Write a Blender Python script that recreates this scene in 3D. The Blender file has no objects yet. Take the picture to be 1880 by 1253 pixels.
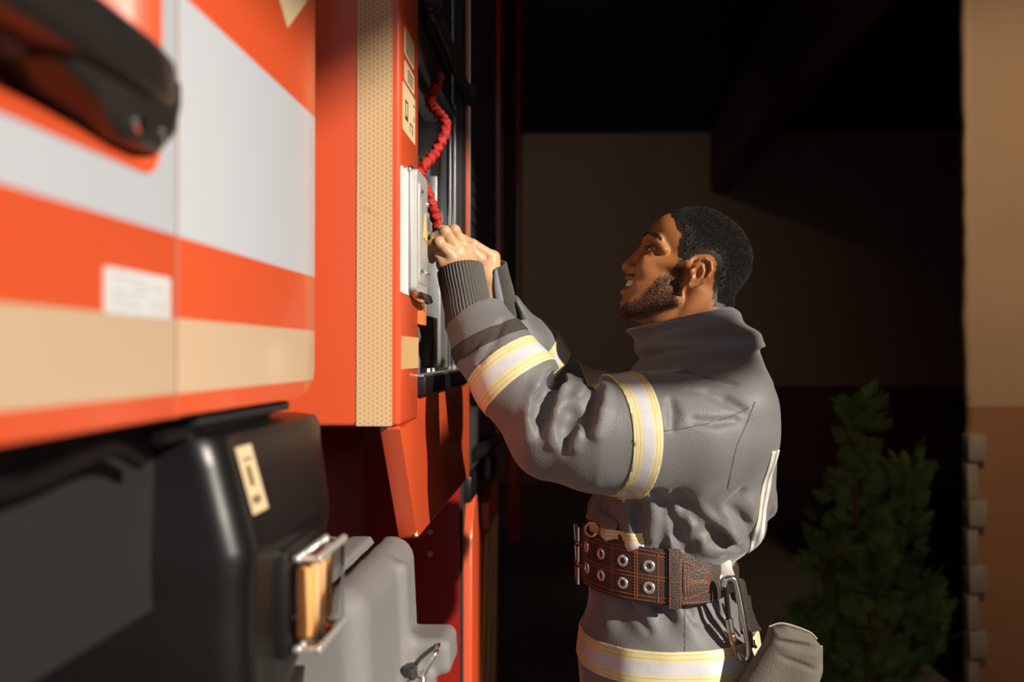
import bpy, bmesh, math, random
import numpy as np
from mathutils import Vector, Matrix

random.seed(7)
SC = bpy.context.scene
COL = SC.collection
F = 1828.0                    # focal length in pixels of the 1880 px frame (35 mm lens)
CAMZ = 1.47                   # camera height above the floor
PITCH = math.radians(0.75)
CP, SP = math.cos(PITCH), math.sin(PITCH)

def at(px, py, Y):
    """world point seen at pixel (px,py) that stands Y metres into the place"""
    cx = (px - 940.0) / F
    cz = -(py - 626.5) / F
    dy = CP - SP * cz
    dz = SP + CP * cz
    k = Y / dy
    return np.array((cx * k, Y, CAMZ + dz * k))

YAW = 0.0585                  # the truck stands turned a little to the right of the view
def T(Y, o, z):
    """truck frame: Y along its side, o outward offset, z height relative to eye level"""
    return (o + YAW * Y, Y, CAMZ + z)

# ------------------------------------------------------------------ scene helpers
def link(o, parent=None):
    COL.objects.link(o)
    if parent is not None:
        o.parent = parent
    return o

def tag(o, label=None, cat=None, group=None, kind=None):
    if label: o['label'] = label
    if cat: o['category'] = cat
    if group: o['group'] = group
    if kind: o['kind'] = kind
    return o

def empty(name, loc=(0, 0, 0)):
    o = bpy.data.objects.new(name, None)
    o.empty_display_size = 0.1
    COL.objects.link(o)
    o.location = loc
    return o

def mesh_obj(name, verts, faces, mats, parent=None, smooth=True, loc=None):
    me = bpy.data.meshes.new(name)
    me.from_pydata([tuple(map(float, v)) for v in verts], [], [tuple(map(int, f)) for f in faces])
    return finish(name, me, mats, parent, smooth)

def finish(name, me, mats, parent=None, smooth=True, angle=None):
    if not isinstance(mats, (list, tuple)): mats = [mats]
    for m in mats: me.materials.append(m)
    if smooth:
        me.polygons.foreach_set('use_smooth', [True] * len(me.polygons))
        if angle is not None:
            me.set_sharp_from_angle(angle=math.radians(angle))
    me.update()
    o = bpy.data.objects.new(name, me)
    COL.objects.link(o)
    if parent is not None:
        o.parent = parent
        o.matrix_parent_inverse = Matrix.Translation(parent.matrix_basis.translation).inverted()
    return o

def bm_obj(name, bm, mats, parent=None, smooth=True, angle=35):
    bmesh.ops.recalc_face_normals(bm, faces=bm.faces)
    me = bpy.data.meshes.new(name)
    bm.to_mesh(me); bm.free()
    return finish(name, me, mats, parent, smooth, angle)

def add_box(bm, pts8, bevel=0.0, seg=2):
    vs = [bm.verts.new(p) for p in pts8]
    fs = [bm.faces.new([vs[i] for i in q]) for q in
          ((0, 1, 2, 3), (7, 6, 5, 4), (0, 4, 5, 1), (1, 5, 6, 2), (2, 6, 7, 3), (3, 7, 4, 0))]
    if bevel > 0:
        es = set(e for f in fs for e in f.edges)
        bmesh.ops.bevel(bm, geom=list(es), offset=bevel, segments=seg, affect='EDGES', profile=0.5)
    return bm

def tbox(bm, Y0, Y1, o0, o1, z0, z1, bevel=0.0, seg=2):
    pts = [T(Y0, o0, z0), T(Y0, o1, z0), T(Y1, o1, z0), T(Y1, o0, z0),
           T(Y0, o0, z1), T(Y0, o1, z1), T(Y1, o1, z1), T(Y1, o0, z1)]
    return add_box(bm, pts, bevel, seg)

def wbox(bm, x0, x1, y0, y1, z0, z1, bevel=0.0, seg=2):
    pts = [(x0, y0, z0), (x1, y0, z0), (x1, y1, z0), (x0, y1, z0),
           (x0, y0, z1), (x1, y0, z1), (x1, y1, z1), (x0, y1, z1)]
    return add_box(bm, pts, bevel, seg)

def tprism(bm, poly, o0, o1, bevel=0.0, seg=2):
    """polygon in the truck's side plane (Y,z), extruded from offset o0 to o1"""
    a = [bm.verts.new(T(y, o0, z)) for y, z in poly]
    b = [bm.verts.new(T(y, o1, z)) for y, z in poly]
    n = len(poly)
    fs = [bm.faces.new(a), bm.faces.new(b[::-1])]
    for i in range(n):
        fs.append(bm.faces.new((a[i], b[i], b[(i + 1) % n], a[(i + 1) % n])))
    if bevel > 0:
        es = set(fs[1].edges)
        bmesh.ops.bevel(bm, geom=list(es), offset=bevel, segments=seg, affect='EDGES', profile=0.5)
    return bm

def add_tube(bm, pts, rad, seg=12, cap=True, closed=False):
    pts = [Vector(p) for p in pts]
    n = len(pts)
    if not isinstance(rad, (list, tuple)): rad = [rad] * n
    rings = []
    up = None
    for i in range(n):
        if closed:
            d = (pts[(i + 1) % n] - pts[i - 1]).normalized()
        else:
            d = (pts[min(i + 1, n - 1)] - pts[max(i - 1, 0)]).normalized()
        if up is None:
            up = d.orthogonal().normalized()
        else:
            up = (up - d * up.dot(d)).normalized()
        sd = d.cross(up)
        rings.append([bm.verts.new(pts[i] + (up * math.cos(2 * math.pi * k / seg) + sd * math.sin(2 * math.pi * k / seg)) * rad[i]) for k in range(seg)])
    m = n if closed else n - 1
    for i in range(m):
        A, B = rings[i], rings[(i + 1) % n]
        off = 0
        if closed and i == n - 1:
            off = min(range(seg), key=lambda q: (A[0].co - B[q].co).length)
        for k in range(seg):
            bm.faces.new((A[k], A[(k + 1) % seg], B[(k + 1 + off) % seg], B[(k + off) % seg]))
    if cap and not closed:
        bm.faces.new(rings[0][::-1]); bm.faces.new(rings[-1])
    return bm

def spline(pts, n=8):
    """Catmull-Rom through points"""
    P = [np.array(p, float) for p in pts]
    P = [2 * P[0] - P[1]] + P + [2 * P[-1] - P[-2]]
    out = []
    for i in range(1, len(P) - 2):
        for k in range(n):
            t = k / n
            a, b, c, d = P[i - 1], P[i], P[i + 1], P[i + 2]
            out.append(0.5 * ((2 * b) + (c - a) * t + (2 * a - 5 * b + 4 * c - d) * t * t + (3 * b - a - 3 * c + d) * t ** 3))
    out.append(P[-2])
    return out

def rrect(y0, y1, z0, z1, r, n=5):
    pts = []
    for cy, cz, a0 in ((y1 - r, z1 - r, 0), (y0 + r, z1 - r, 90), (y0 + r, z0 + r, 180), (y1 - r, z0 + r, 270)):
        for k in range(n + 1):
            a = math.radians(a0 + 90 * k / n)
            pts.append((cy + r * math.cos(a), cz + r * math.sin(a)))
    return pts

# ------------------------------------------------------------------ signed-distance modelling
def cap(P, a, b, ra, rb=None):
    rb = ra if rb is None else rb
    a = np.asarray(a, np.float32); b = np.asarray(b, np.float32)
    ba = b - a
    pa = P - a
    h = np.clip((pa @ ba) / max(float(ba @ ba), 1e-12), 0, 1)
    return np.linalg.norm(pa - h[:, None] * ba, axis=1) - (ra + (rb - ra) * h)

def chain(P, pts, rads, k):
    d = None
    for i in range(len(pts) - 1):
        e = cap(P, pts[i], pts[i + 1], rads[i], rads[i + 1])
        d = e if d is None else smin(d, e, k)
    return d

def ell(P, c, r):
    q = (P - np.asarray(c, np.float32))
    r = np.asarray(r, np.float32)
    k0 = np.linalg.norm(q / r, axis=1)
    k1 = np.linalg.norm(q / (r * r), axis=1) + 1e-9
    return k0 * (k0 - 1.0) / k1

def rbox(P, c, hs, r):
    q = np.abs(P - np.asarray(c, np.float32)) - (np.asarray(hs, np.float32) - r)
    return np.linalg.norm(np.maximum(q, 0), axis=1) + np.minimum(q.max(axis=1), 0) - r

def smin(a, b, k):
    h = np.clip(0.5 + 0.5 * (b - a) / k, 0, 1)
    return b * (1 - h) + a * h - k * h * (1 - h)

def smax(a, b, k):
    return -smin(-a, -b, k)

def sstep(e0, e1, x):
    t = np.clip((x - e0) / (e1 - e0), 0, 1)
    return t * t * (3 - 2 * t)

def sdf_mesh(f, lo, hi, h):
    """sparse surface nets over the box lo..hi with cell size h"""
    lo = np.array(lo, np.float64); hi = np.array(hi, np.float64)
    n = 8
    N = np.ceil((hi - lo) / (n * h)).astype(int)
    G = np.stack(np.meshgrid(*[np.arange(k) for k in N], indexing='ij'), -1).reshape(-1, 3)
    C = (lo + (G * n + n / 2) * h).astype(np.float32)
    v = f(C)
    B = G[np.abs(v) < n * h * 1.35]
    o = np.stack(np.meshgrid(*[np.arange(n + 1)] * 3, indexing='ij'), -1).reshape(-1, 3)
    V = np.empty((len(B), (n + 1) ** 3), np.float32)
    step = max(1, 400000 // (n + 1) ** 3)
    for s in range(0, len(B), step):
        b = B[s:s + step]
        P = (lo + (b[:, None, :] * n + o[None]) * h).reshape(-1, 3).astype(np.float32)
        V[s:s + step] = f(P).reshape(len(b), -1)
    V = V.reshape(-1, n + 1, n + 1, n + 1)
    S = V < 0
    cor = [(i, j, k) for i in (0, 1) for j in (0, 1) for k in (0, 1)]
    cnt = sum(S[:, i:i + n, j:j + n, k:k + n].astype(np.int8) for i, j, k in cor)
    bi, ci, cj, ck = np.nonzero((cnt > 0) & (cnt < 8))
    vals = np.stack([V[bi, ci + i, cj + j, ck + k] for i, j, k in cor], 1)
    pos = np.zeros((len(bi), 3)); num = np.zeros(len(bi))
    for p in range(8):
        for ax in range(3):
            if cor[p][ax] == 0:
                c2 = list(cor[p]); c2[ax] = 1
                q = cor.index(tuple(c2))
                m = (vals[:, p] < 0) != (vals[:, q] < 0)
                t = vals[m, p] / (vals[m, p] - vals[m, q])
                e = np.tile(np.array(cor[p], float), (m.sum(), 1)); e[:, ax] = t
                pos[m] += e; num[m] += 1
    pos /= num[:, None]
    g = B[bi] * n + np.stack((ci, cj, ck), 1)
    verts = lo + (g + pos) * h
    K = 1 << 20
    def key(q): return (q[:, 0].astype(np.int64) * K + q[:, 1]) * K + q[:, 2]
    kk = key(g)
    order = np.argsort(kk); ks = kk[order]
    def find(q):
        z = key(q)
        p = np.clip(np.searchsorted(ks, z), 0, len(ks) - 1)
        return np.where(ks[p] == z, order[p], -1)
    faces = []
    for ax in range(3):
        sl = [slice(0, n)] * 3
        s0 = S[(slice(None),) + tuple(sl)]
        sl2 = list(sl); sl2[ax] = slice(1, n + 1)
        s1 = S[(slice(None),) + tuple(sl2)]
        b_, i_, j_, k_ = np.nonzero(s0 != s1)
        ge = B[b_] * n + np.stack((i_, j_, k_), 1)
        u = np.zeros(3, int); w = np.zeros(3, int)
        u[(ax + 1) % 3] = 1; w[(ax + 2) % 3] = 1
        q = np.stack([find(ge), find(ge - u), find(ge - u - w), find(ge - w)], 1)
        flip = ~s0[b_, i_, j_, k_]
        q[flip] = q[flip][:, ::-1]
        faces.append(q[(q >= 0).all(1)])
    return verts, np.concatenate(faces)

def vnoise(P, f, seed=0):
    """cheap smooth pseudo noise from rotated sines"""
    rs = np.random.RandomState(seed)
    out = np.zeros(len(P), np.float32)
    for i in range(5):
        d = rs.normal(size=3); d /= np.linalg.norm(d)
        out += np.sin(P @ (d * f * (0.7 + 0.6 * rs.rand())).astype(np.float32) + rs.rand() * 6.28)
    return out / 5

# ------------------------------------------------------------------ materials
def lin(c):
    return tuple(((v / 255) / 12.92 if v / 255 <= 0.04045 else ((v / 255 + 0.055) / 1.055) ** 2.4) for v in c)

class NT:
    def __init__(self, name):
        self.m = bpy.data.materials.new(name)
        self.m.use_nodes = True
        self.t = self.m.node_tree
        self.b = self.t.nodes['Principled BSDF']
    def n(self, typ, **kw):
        nd = self.t.nodes.new(typ)
        for k, v in kw.items():
            if k in nd.inputs.keys():
                nd.inputs[k].default_value = v
            else:
                setattr(nd, k, v)
        return nd
    def l(self, a, b): self.t.links.new(a, b)
    def math(self, op, a, b=None, clamp=False):
        nd = self.t.nodes.new('ShaderNodeMath'); nd.operation = op; nd.use_clamp = clamp
        for i, v in enumerate((a, b)):
            if v is None: continue
            if hasattr(v, 'links') or hasattr(v, 'is_linked'): self.l(v, nd.inputs[i])
            else: nd.inputs[i].default_value = v
        return nd.outputs[0]
    def mix(self, fac, a, b):
        nd = self.t.nodes.new('ShaderNodeMix'); nd.data_type = 'RGBA'
        for i, v in ((0, fac), (6, a), (7, b)):
            if hasattr(v, 'is_linked'): self.l(v, nd.inputs[i])
            elif i == 0: nd.inputs[0].default_value = v
            else: nd.inputs[i].default_value = (*v[:3], 1)
        return nd.outputs[2]
    def coord(self, which='Object'):
        return self.t.nodes.new('ShaderNodeTexCoord').outputs[which]
    def noise(self, scale, detail=4, rough=0.55, vec=None):
        nd = self.n('ShaderNodeTexNoise'); nd.inputs['Scale'].default_value = scale
        nd.inputs['Detail'].default_value = detail; nd.inputs['Roughness'].default_value = rough
        self.l(vec if vec is not None else self.coord(), nd.inputs['Vector'])
        return nd.outputs['Fac']
    def bump(self, h, strength=0.3, dist=0.001):
        nd = self.n('ShaderNodeBump'); nd.inputs['Strength'].default_value = strength
        nd.inputs['Distance'].default_value = dist
        self.l(h, nd.inputs['Height']); self.l(nd.outputs[0], self.b.inputs['Normal'])
        return nd
    def set(self, **kw):
        for k, v in kw.items():
            k = k.replace('_', ' ')
            if hasattr(v, 'is_linked'): self.l(v, self.b.inputs[k])
            else: self.b.inputs[k].default_value = v
        return self

def simple(name, col, rough=0.5, metal=0.0, coat=0.0, var=0.12, vscale=30, bump=0.0, bscale=200, bdist=0.0006, spec=0.5):
    """procedural surface: slight colour variation and grain over a base colour (linear)"""
    t = NT(name)
    nz = t.noise(vscale, 5)
    dark = tuple(c * (1 - var) for c in col[:3]); lite = tuple(min(1, c * (1 + var)) for c in col[:3])
    t.l(t.mix(nz, dark, lite), t.b.inputs['Base Color'])
    t.set(Roughness=rough, Metallic=metal)
    t.b.inputs['Coat Weight'].default_value = coat
    t.b.inputs['Coat Roughness'].default_value = 0.08
    t.b.inputs['Specular IOR Level'].default_value = spec
    if bump > 0:
        t.bump(t.noise(bscale, 3), bump, bdist)
    return t.m
# ------------------------------------------------------------------ shared materials
RED = (0.66, 0.088, 0.026)
def paint_plain(name):
    t = NT(name)
    n = t.noise(3.0, 3)
    t.l(t.mix(n, tuple(c * 0.95 for c in RED), RED), t.b.inputs['Base Color'])
    t.set(Roughness=0.34)
    t.b.inputs['Coat Weight'].default_value = 0.35
    t.b.inputs['Coat Roughness'].default_value = 0.12
    t.bump(t.noise(260, 2), 0.04, 0.0004)
    return t.m
M_RED = paint_plain('red_paint')

CREAM = (0.56, 0.405, 0.265)
def paint_livery(name, bands):
    """red paint with horizontal livery bands (heights relative to eye level)"""
    t = NT(name)
    sep = t.n('ShaderNodeSeparateXYZ')
    t.l(t.n('ShaderNodeNewGeometry').outputs['Position'], sep.inputs[0])
    z = t.math('SUBTRACT', sep.outputs[2], CAMZ)
    n = t.noise(3.0, 3)
    col = t.mix(n, tuple(c * 0.95 for c in RED), RED)
    for z0, z1, c in bands:
        a = t.math('GREATER_THAN', z, z0); b = t.math('LESS_THAN', z, z1)
        col = t.mix(t.math('MULTIPLY', a, b), col, c)
    t.l(col, t.b.inputs['Base Color'])
    t.set(Roughness=0.34)
    t.b.inputs['Coat Weight'].default_value = 0.35
    t.b.inputs['Coat Roughness'].default_value = 0.12
    return t.m
WHITE = (0.50, 0.53, 0.58)
M_CAB = paint_livery('cab_livery', [(0.0926, 0.2856, WHITE), (-0.031, 0.028, CREAM)])
M_BODY = paint_livery('body_livery', [(-0.022, 0.026, (0.66, 0.40, 0.18))])
M_BLACK = simple('black_plastic', (0.018, 0.017, 0.016), 0.32, var=0.3, vscale=8, bump=0.12, bscale=900, bdist=0.0003)
M_BLACKM = simple('black_moulding', (0.006, 0.0057, 0.0056), 0.34, var=0.3, vscale=14, bump=0.2, bscale=1200, bdist=0.0003)
M_RUBBER = simple('black_rubber', (0.012, 0.011, 0.011), 0.7, var=0.2)
M_ALU = simple('aluminium', (0.62, 0.61, 0.6), 0.34, 1.0, var=0.08, vscale=40, bump=0.08, bscale=400)
M_STEEL = simple('galvanised_steel', (0.42, 0.42, 0.42), 0.45, 0.85, var=0.25, vscale=60, bump=0.1, bscale=300)
M_CHROME = simple('chrome', (0.86, 0.85, 0.83), 0.16, 1.0, var=0.02)
M_CASE = simple('brushed_case', (0.74, 0.72, 0.69), 0.38, 0.55, var=0.05)
M_SHUT = simple('shutter_lacquer', (0.014, 0.013, 0.013), 0.45, 0.0, var=0.15)
M_STICK = simple('cream_sticker', (0.72, 0.56, 0.33), 0.45, var=0.05)
M_INK = simple('sticker_ink', (0.09, 0.05, 0.02), 0.6)
M_SILVER = simple('silver_label', (0.62, 0.63, 0.63), 0.45, var=0.12, vscale=220)
M_GREYBOX = simple('grey_moulded_plastic', (0.19, 0.18, 0.172), 0.62, var=0.1, vscale=9, bump=0.5, bscale=700, bdist=0.0012)
M_AMBER = simple('amber_plastic', (0.85, 0.42, 0.14), 0.35, var=0.15, vscale=60)
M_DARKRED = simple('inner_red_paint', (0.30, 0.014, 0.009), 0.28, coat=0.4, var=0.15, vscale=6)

def tape_mat():
    t = NT('reflective_tape')
    sep = t.n('ShaderNodeSeparateXYZ')
    t.l(t.n('ShaderNodeNewGeometry').outputs['Position'], sep.inputs[0])
    x, z = sep.outputs[0], sep.outputs[2]
    k = 2 * math.pi / 0.0062
    ws = []
    for a in (0, 60, 120):
        ca, sa = math.cos(math.radians(a)), math.sin(math.radians(a))
        ph = t.math('MULTIPLY', t.math('ADD', t.math('MULTIPLY', x, ca), t.math('MULTIPLY', z, sa)), k)
        ws.append(t.math('COSINE', ph))
    s = t.math('ADD', t.math('ADD', ws[0], ws[1]), ws[2])
    m = t.n('ShaderNodeMapRange'); t.l(s, m.inputs[0]); m.inputs[1].default_value = -0.9; m.inputs[2].default_value = 1.2
    n = t.noise(8, 3)
    c = t.mix(m.outputs[0], (0.68, 0.47, 0.26), (0.52, 0.34, 0.17))
    mm = t.n('ShaderNodeMapRange'); t.l(t.noise(26, 2), mm.inputs[0]); mm.inputs[1].default_value = 0.66; mm.inputs[2].default_value = 0.72
    t.l(t.mix(t.math('MULTIPLY', mm.outputs[0], 0.25), c, (0.35, 0.2, 0.08)), t.b.inputs['Base Color'])
    t.set(Roughness=0.4)
    return t.m
M_TAPE = tape_mat()

# ------------------------------------------------------------------ the fire engine
truck = empty('fire_truck', T(1.8, -0.9, -CAMZ))
tag(truck, 'red fire engine with white and cream bands filling the left side', 'fire truck')

# cab shell: door and the quarter panel behind it
CO = -0.308
def round_low(y0, y1, z0, z1, r0, r1):
    p = []
    p += [(y1, z1), (y0, z1)]
    if r0: p += [(y0 + r0 * (1 - math.cos(a)), z0 + 0.025 * (1 - math.sin(a))) for a in [i * math.pi / 10 for i in range(6)]]
    else: p += [(y0, z0)]
    if r1: p += [(y1 - r1 * (1 - math.sin(a)), z0 + 0.030 * (1 - math.cos(a))) for a in [i * math.pi / 10 for i in range(6)]]
    else: p += [(y1, z0)]
    return p
def cab_panel(name, poly, mat, depth=0.03, bev=0.006):
    bm = bmesh.new(); tprism(bm, poly, CO - depth, CO, bev, 3)
    return bm_obj(name, bm, mat, truck)
quarter = cab_panel('cab_quarter_panel', round_low(0.7815, 1.2, -0.050, 1.4, 0, 0.085), M_CAB, 0.03, 0.0018)
door = cab_panel('cab_door', round_low(-0.55, 0.7785, -0.050, 1.4, 0.05, 0), M_CAB, 0.03, 0.0018)

bm = bmesh.new(); tbox(bm, 0.778, 0.782, CO - 0.029, CO - 0.0004, -0.04, 1.4)
bm_obj('door_seal', bm, simple('door_seal', (0.30, 0.17, 0.12), 0.7), truck, smooth=False)
# opening for the handle recess, cut through the door skin
RY0, RY1, RZ0, RZ1 = 0.14, 0.747, 0.131, 0.345
bm = bmesh.new(); tprism(bm, rrect(RY0, RY1, RZ0, RZ1, 0.03), CO - 0.08, CO + 0.05)
bmesh.ops.recalc_face_normals(bm, faces=bm.faces)
cme = bpy.data.meshes.new('cut'); bm.to_mesh(cme); bm.free()
cut = bpy.data.objects.new('cut', cme); COL.objects.link(cut)
md = door.modifiers.new('b', 'BOOLEAN'); md.operation = 'DIFFERENCE'; md.object = cut; md.solver = 'EXACT'
bpy.context.view_layer.update()
nm = bpy.data.meshes.new_from_object(door.evaluated_get(bpy.context.evaluated_depsgraph_get()))
door.modifiers.clear(); old = door.data; door.data = nm; bpy.data.meshes.remove(old)
bpy.data.objects.remove(cut); bpy.data.meshes.remove(cme)
door.data.polygons.foreach_set('use_smooth', [False] * len(door.data.polygons))

bm = bmesh.new()     # dished recess
loops = []
for ins, o in ((0.0, CO + 0.0006), (0.004, CO - 0.001), (0.018, CO - 0.016), (0.034, CO - 0.042), (0.045, CO - 0.048)):
    loops.append([bm.verts.new(T(y, o, z)) for y, z in rrect(RY0 + ins, RY1 - ins, RZ0 + ins, RZ1 - ins, max(0.012, 0.03 - ins * .4))])
for A, B in zip(loops, loops[1:]):
    for i in range(len(A)):
        bm.faces.new((A[i], A[(i + 1) % len(A)], B[(i + 1) % len(A)], B[i]))
bm.faces.new(loops[-1])
dish = bm_obj('handle_recess', bm, M_RED, door)

# handle: thick grip with a turned-down mount at its end
bm = bmesh.new()
rows = []
hs = [(0.10, 0.0, 0), (0.2, .0, 0), (0.45, 0.004, 0), (0.62, 0.006, 0.0), (0.70, 0.004, 0), (0.745, -0.002, 0), (0.768, -0.010, -0.006), (0.778, -0.022, -0.012)]
for Y, do, dz in hs:
    o1, o0 = CO + 0.014 + do, CO - 0.026 + do * .3
    z1, z0 = 0.226 + dz, 0.182 - dz * .3
    ring = []
    r = 0.013
    for cx, cz, a0 in ((o1 - r, z1 - r, 0), (o0 + r, z1 - r, 90), (o0 + r, z0 + r, 180), (o1 - r, z0 + r, 270)):
        for k in range(5):
            a = math.radians(a0 + 22.5 * k)
            ring.append(bm.verts.new(T(Y, cx + r * math.cos(a), cz + r * math.sin(a))))
    rows.append(ring)
for A, B in zip(rows, rows[1:]):
    for i in range(len(A)): bm.faces.new((A[i], A[(i + 1) % len(A)], B[(i + 1) % len(A)], B[i]))
bm.faces.new(rows[0]); bm.faces.new(rows[-1])
handle = bm_obj('door_handle', bm, M_BLACK, door)
bm = bmesh.new()
tprism(bm, [(0.60, 0.198), (0.595, 0.178), (0.640, 0.160), (0.672, 0.146), (0.735, 0.146), (0.764, 0.165), (0.776, 0.192), (0.775, 0.215), (0.74, 0.216)], CO - 0.046, CO + 0.008, 0.012, 3)
bm_obj('handle_mount', bm, M_BLACK, handle)
for (y, z) in ((0.69, 0.160), (0.735, 0.163)):
    bm = bmesh.new(); add_tube(bm, [T(y, CO + 0.004, z), T(y, CO + 0.010, z)], 0.006, 10)
    bm_obj('screw', bm, M_CHROME, handle)

def decal(name, poly, o, mat, parent, th=0.0008):
    bm = bmesh.new(); tprism(bm, poly, o - 0.0005, o + th)
    return bm_obj(name, bm, mat, parent, smooth=False)
decal('cream_chevron', [(1.079, 0.355), (1.156, 0.411), (1.156, 0.6), (0.9, 0.6), (0.9, 0.3635), (1.007, 0.3635)][:1] + [(1.156, 0.411), (1.156, 0.5), (1.075, 0.44), (0.995, 0.5), (0.995, 0.411)], CO, simple('chevron_cream', (0.74, 0.55, 0.34), 0.4), quarter)
lab = decal('silver_label', rrect(0.657, 0.7655, 0.0265, 0.0585, 0.004), CO, M_SILVER, door)
bm = bmesh.new()
rr = random.Random(3)
for r_ in range(5):
    y = 0.668
    while y < 0.75:
        w = rr.uniform(0.006, 0.02)
        if rr.random() < .8:
            tprism(bm, [(y, 0.0325 + r_ * 0.0048), (min(y + w, .757), 0.0325 + r_ * 0.0048), (min(y + w, .757), 0.0343 + r_ * 0.0048), (y, 0.0343 + r_ * 0.0048)], CO, CO + 0.0011)
        y += w + 0.004
bm_obj('print', bm, simple('grey_ink', (0.47, 0.49, 0.51), 0.6), lab, smooth=False)

# rest of the cab behind the skin
bm = bmesh.new(); tbox(bm, -0.55, 1.19, -2.2, CO - 0.0495, -0.05, 1.4, 0.01); bm_obj('cab_shell', bm, M_RED, truck)
bm = bmesh.new(); tbox(bm, -0.5, 1.12, -2.0, -0.36, -0.22, -0.049)
tbox(bm, 0.86, 1.13, -0.36, -0.318, -0.063, -0.053, 0.003)
bm_obj('cab_underframe', bm, M_RUBBER, truck)
bm = bmesh.new()
add_tube(bm, spline([T(0.45, -0.345, -0.075), T(0.60, -0.34, -0.082), T(0.72, -0.335, -0.070), T(0.78, -0.338, -0.085)], 6), 0.006, 10)
add_tube(bm, [T(0.80, -0.33, -0.068), T(1.1, -0.335, -0.064)], 0.006, 10)
bm_obj('hose', bm, M_BLACKM, truck)

# black plastic fender under the cab
bm = bmesh.new()
zs = [(-0.070, -0.325, 0.876, 1.205), (-0.0735, -0.309, 0.866, 1.218), (-0.082, -0.305, 0.862, 1.222), (-0.10, -0.300, 0.862, 1.208), (-0.14, -0.289, 0.860, 1.186),
      (-0.172, -0.2795, 0.857, 1.168), (-0.181, -0.2785, 0.856, 1.164), (-0.20, -0.281, 0.858, 1.160), (-0.25, -0.283, 0.862, 1.15),
      (-0.287, -0.2825, 0.866, 1.115), (-0.336, -0.286, 0.875, 1.02), (-0.40, -0.295, 0.89, 0.98), (-0.62, -0.31, 0.92, 0.97), (-1.0, -0.33, 0.94, 0.965)]
rows = []
for z, o, y0, y1 in zs:
    r = 0.026; ring = [T(y0 + 0.004, -1.0, z), T(y0 + 0.002, o - 0.30, z), T(y0, o - 0.09, z)]
    for k in range(9):
        a = math.radians(270 + 90 * k / 8)
        ring.append(T(y0 + r + r * math.sin(a), o - r + r * math.cos(a), z))
    # step groove between the rounded corner and the side face
    ring += [T(y0 + r + 0.002, o + 0.0, z), T(y0 + r + 0.004, o - 0.002, z), T(y0 + r + 0.007, o + 0.0005, z)]
    y1 = max(y1, y0 + r + 0.03)
    for k in range(7):
        ring.append(T(y0 + r + 0.01 + (y1 - 0.012 - y0 - r - 0.01) * k / 6, o, z))
    for k in range(1, 6):
        a = math.radians(90 * k / 5)
        ring.append(T(y1 - 0.012 + 0.012 * math.sin(a), o - 0.012 + 0.012 * math.cos(a), z))
    ring += [T(y1, o - 0.2, z), T(y1, -1.0, z)]
    rows.append([bm.verts.new(p) for p in ring])
for A, B in zip(rows, rows[1:]):
    for i in range(len(A)): bm.faces.new((A[i], A[(i + 1) % len(A)], B[(i + 1) % len(A)], B[i]))
bm.faces.new(rows[0][::-1]); bm.faces.new(rows[-1])
fender = bm_obj('fender', bm, M_BLACKM, truck, angle=28)

def fender_o(z): return float(np.interp(-z, [-q[0] for q in zs], [q[1] for q in zs]))
def on_fender(y0, y1, z0, z1, lift, ny=2, nz=8, bm=None):
    g = [[bm.verts.new(T(y0 + (y1 - y0) * i / ny, fender_o(z0 + (z1 - z0) * j / nz) + lift, z0 + (z1 - z0) * j / nz)) for i in range(ny + 1)] for j in range(nz + 1)]
    for j in range(nz):
        for i in range(ny): bm.faces.new((g[j][i], g[j][i + 1], g[j + 1][i + 1], g[j + 1][i]))
bm = bmesh.new(); on_fender(0.9, 0.945, -0.1455, -0.0850, 0.0015, bm=bm); st = bm_obj('cream_sticker', bm, M_STICK, fender)
bm = bmesh.new()
on_fender(0.914, 0.923, -0.121, -0.103, 0.0024, 1, 3, bm)
for k in range(4): on_fender(0.908 + 0.006 * k, 0.911 + 0.006 * k, -0.137, -0.130, 0.0024, 1, 2, bm)
on_fender(0.910, 0.935, -0.098, -0.096, 0.0024, 1, 1, bm)
bm_obj('print', bm, M_INK, st)

# side marker lamp
bm = bmesh.new(); tbox(bm, 0.962, 1.085, -0.30, -0.272, -0.296, -0.190, 0.006); lampb = bm_obj('marker_light', bm, M_BLACKM, truck)
bm = bmesh.new(); tbox(bm, 0.975, 1.072, -0.268, -0.2545, -0.278, -0.208, 0.003)
bm_obj('amber_reflector', bm, M_AMBER, lampb)
t = NT('clear_lens'); t.set(Roughness=0.03, IOR=1.45); t.b.inputs['Base Color'].default_value = (1, 0.97, 0.93, 1)
tr = t.n('ShaderNodeBsdfTransparent'); mx = t.n('ShaderNodeMixShader'); mx.inputs[0].default_value = 0.45
gl = t.n('ShaderNodeBsdfGlossy'); gl.inputs['Roughness'].default_value = 0.05
fr = t.n('ShaderNodeFresnel'); t.l(fr.outputs[0], mx.inputs[0])
t.l(tr.outputs[0], mx.inputs[1]); t.l(gl.outputs[0], mx.inputs[2]); t.l(mx.outputs[0], t.t.nodes['Material Output'].inputs[0])
M_LENS = t.m
bm = bmesh.new(); tbox(bm, 0.968, 1.080, -0.271, -0.243, -0.288, -0.198, 0.008, 3); bm_obj('lens', bm, M_LENS, lampb)
M_BEAD = simple('faceted_clear_plastic', (0.85, 0.83, 0.80), 0.08, 0.75)
for zc in (-0.199, -0.287):
    bm = bmesh.new()
    for o_ in (-0.264, -0.2445):
        for k in range(8):
            bmesh.ops.create_uvsphere(bm, u_segments=10, v_segments=7, radius=0.0046, matrix=Matrix.Translation(T(0.970 + 0.0152 * k, o_, zc)))
    add_tube(bm, [T(0.968, -0.2445, zc), T(1.080, -0.2445, zc)], 0.0030, 8)
    add_tube(bm, [T(0.969, -0.268, zc), T(0.969, -0.2445, zc)], 0.0030, 8)
    bm_obj('beaded_rim', bm, M_BEAD, lampb)
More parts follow.
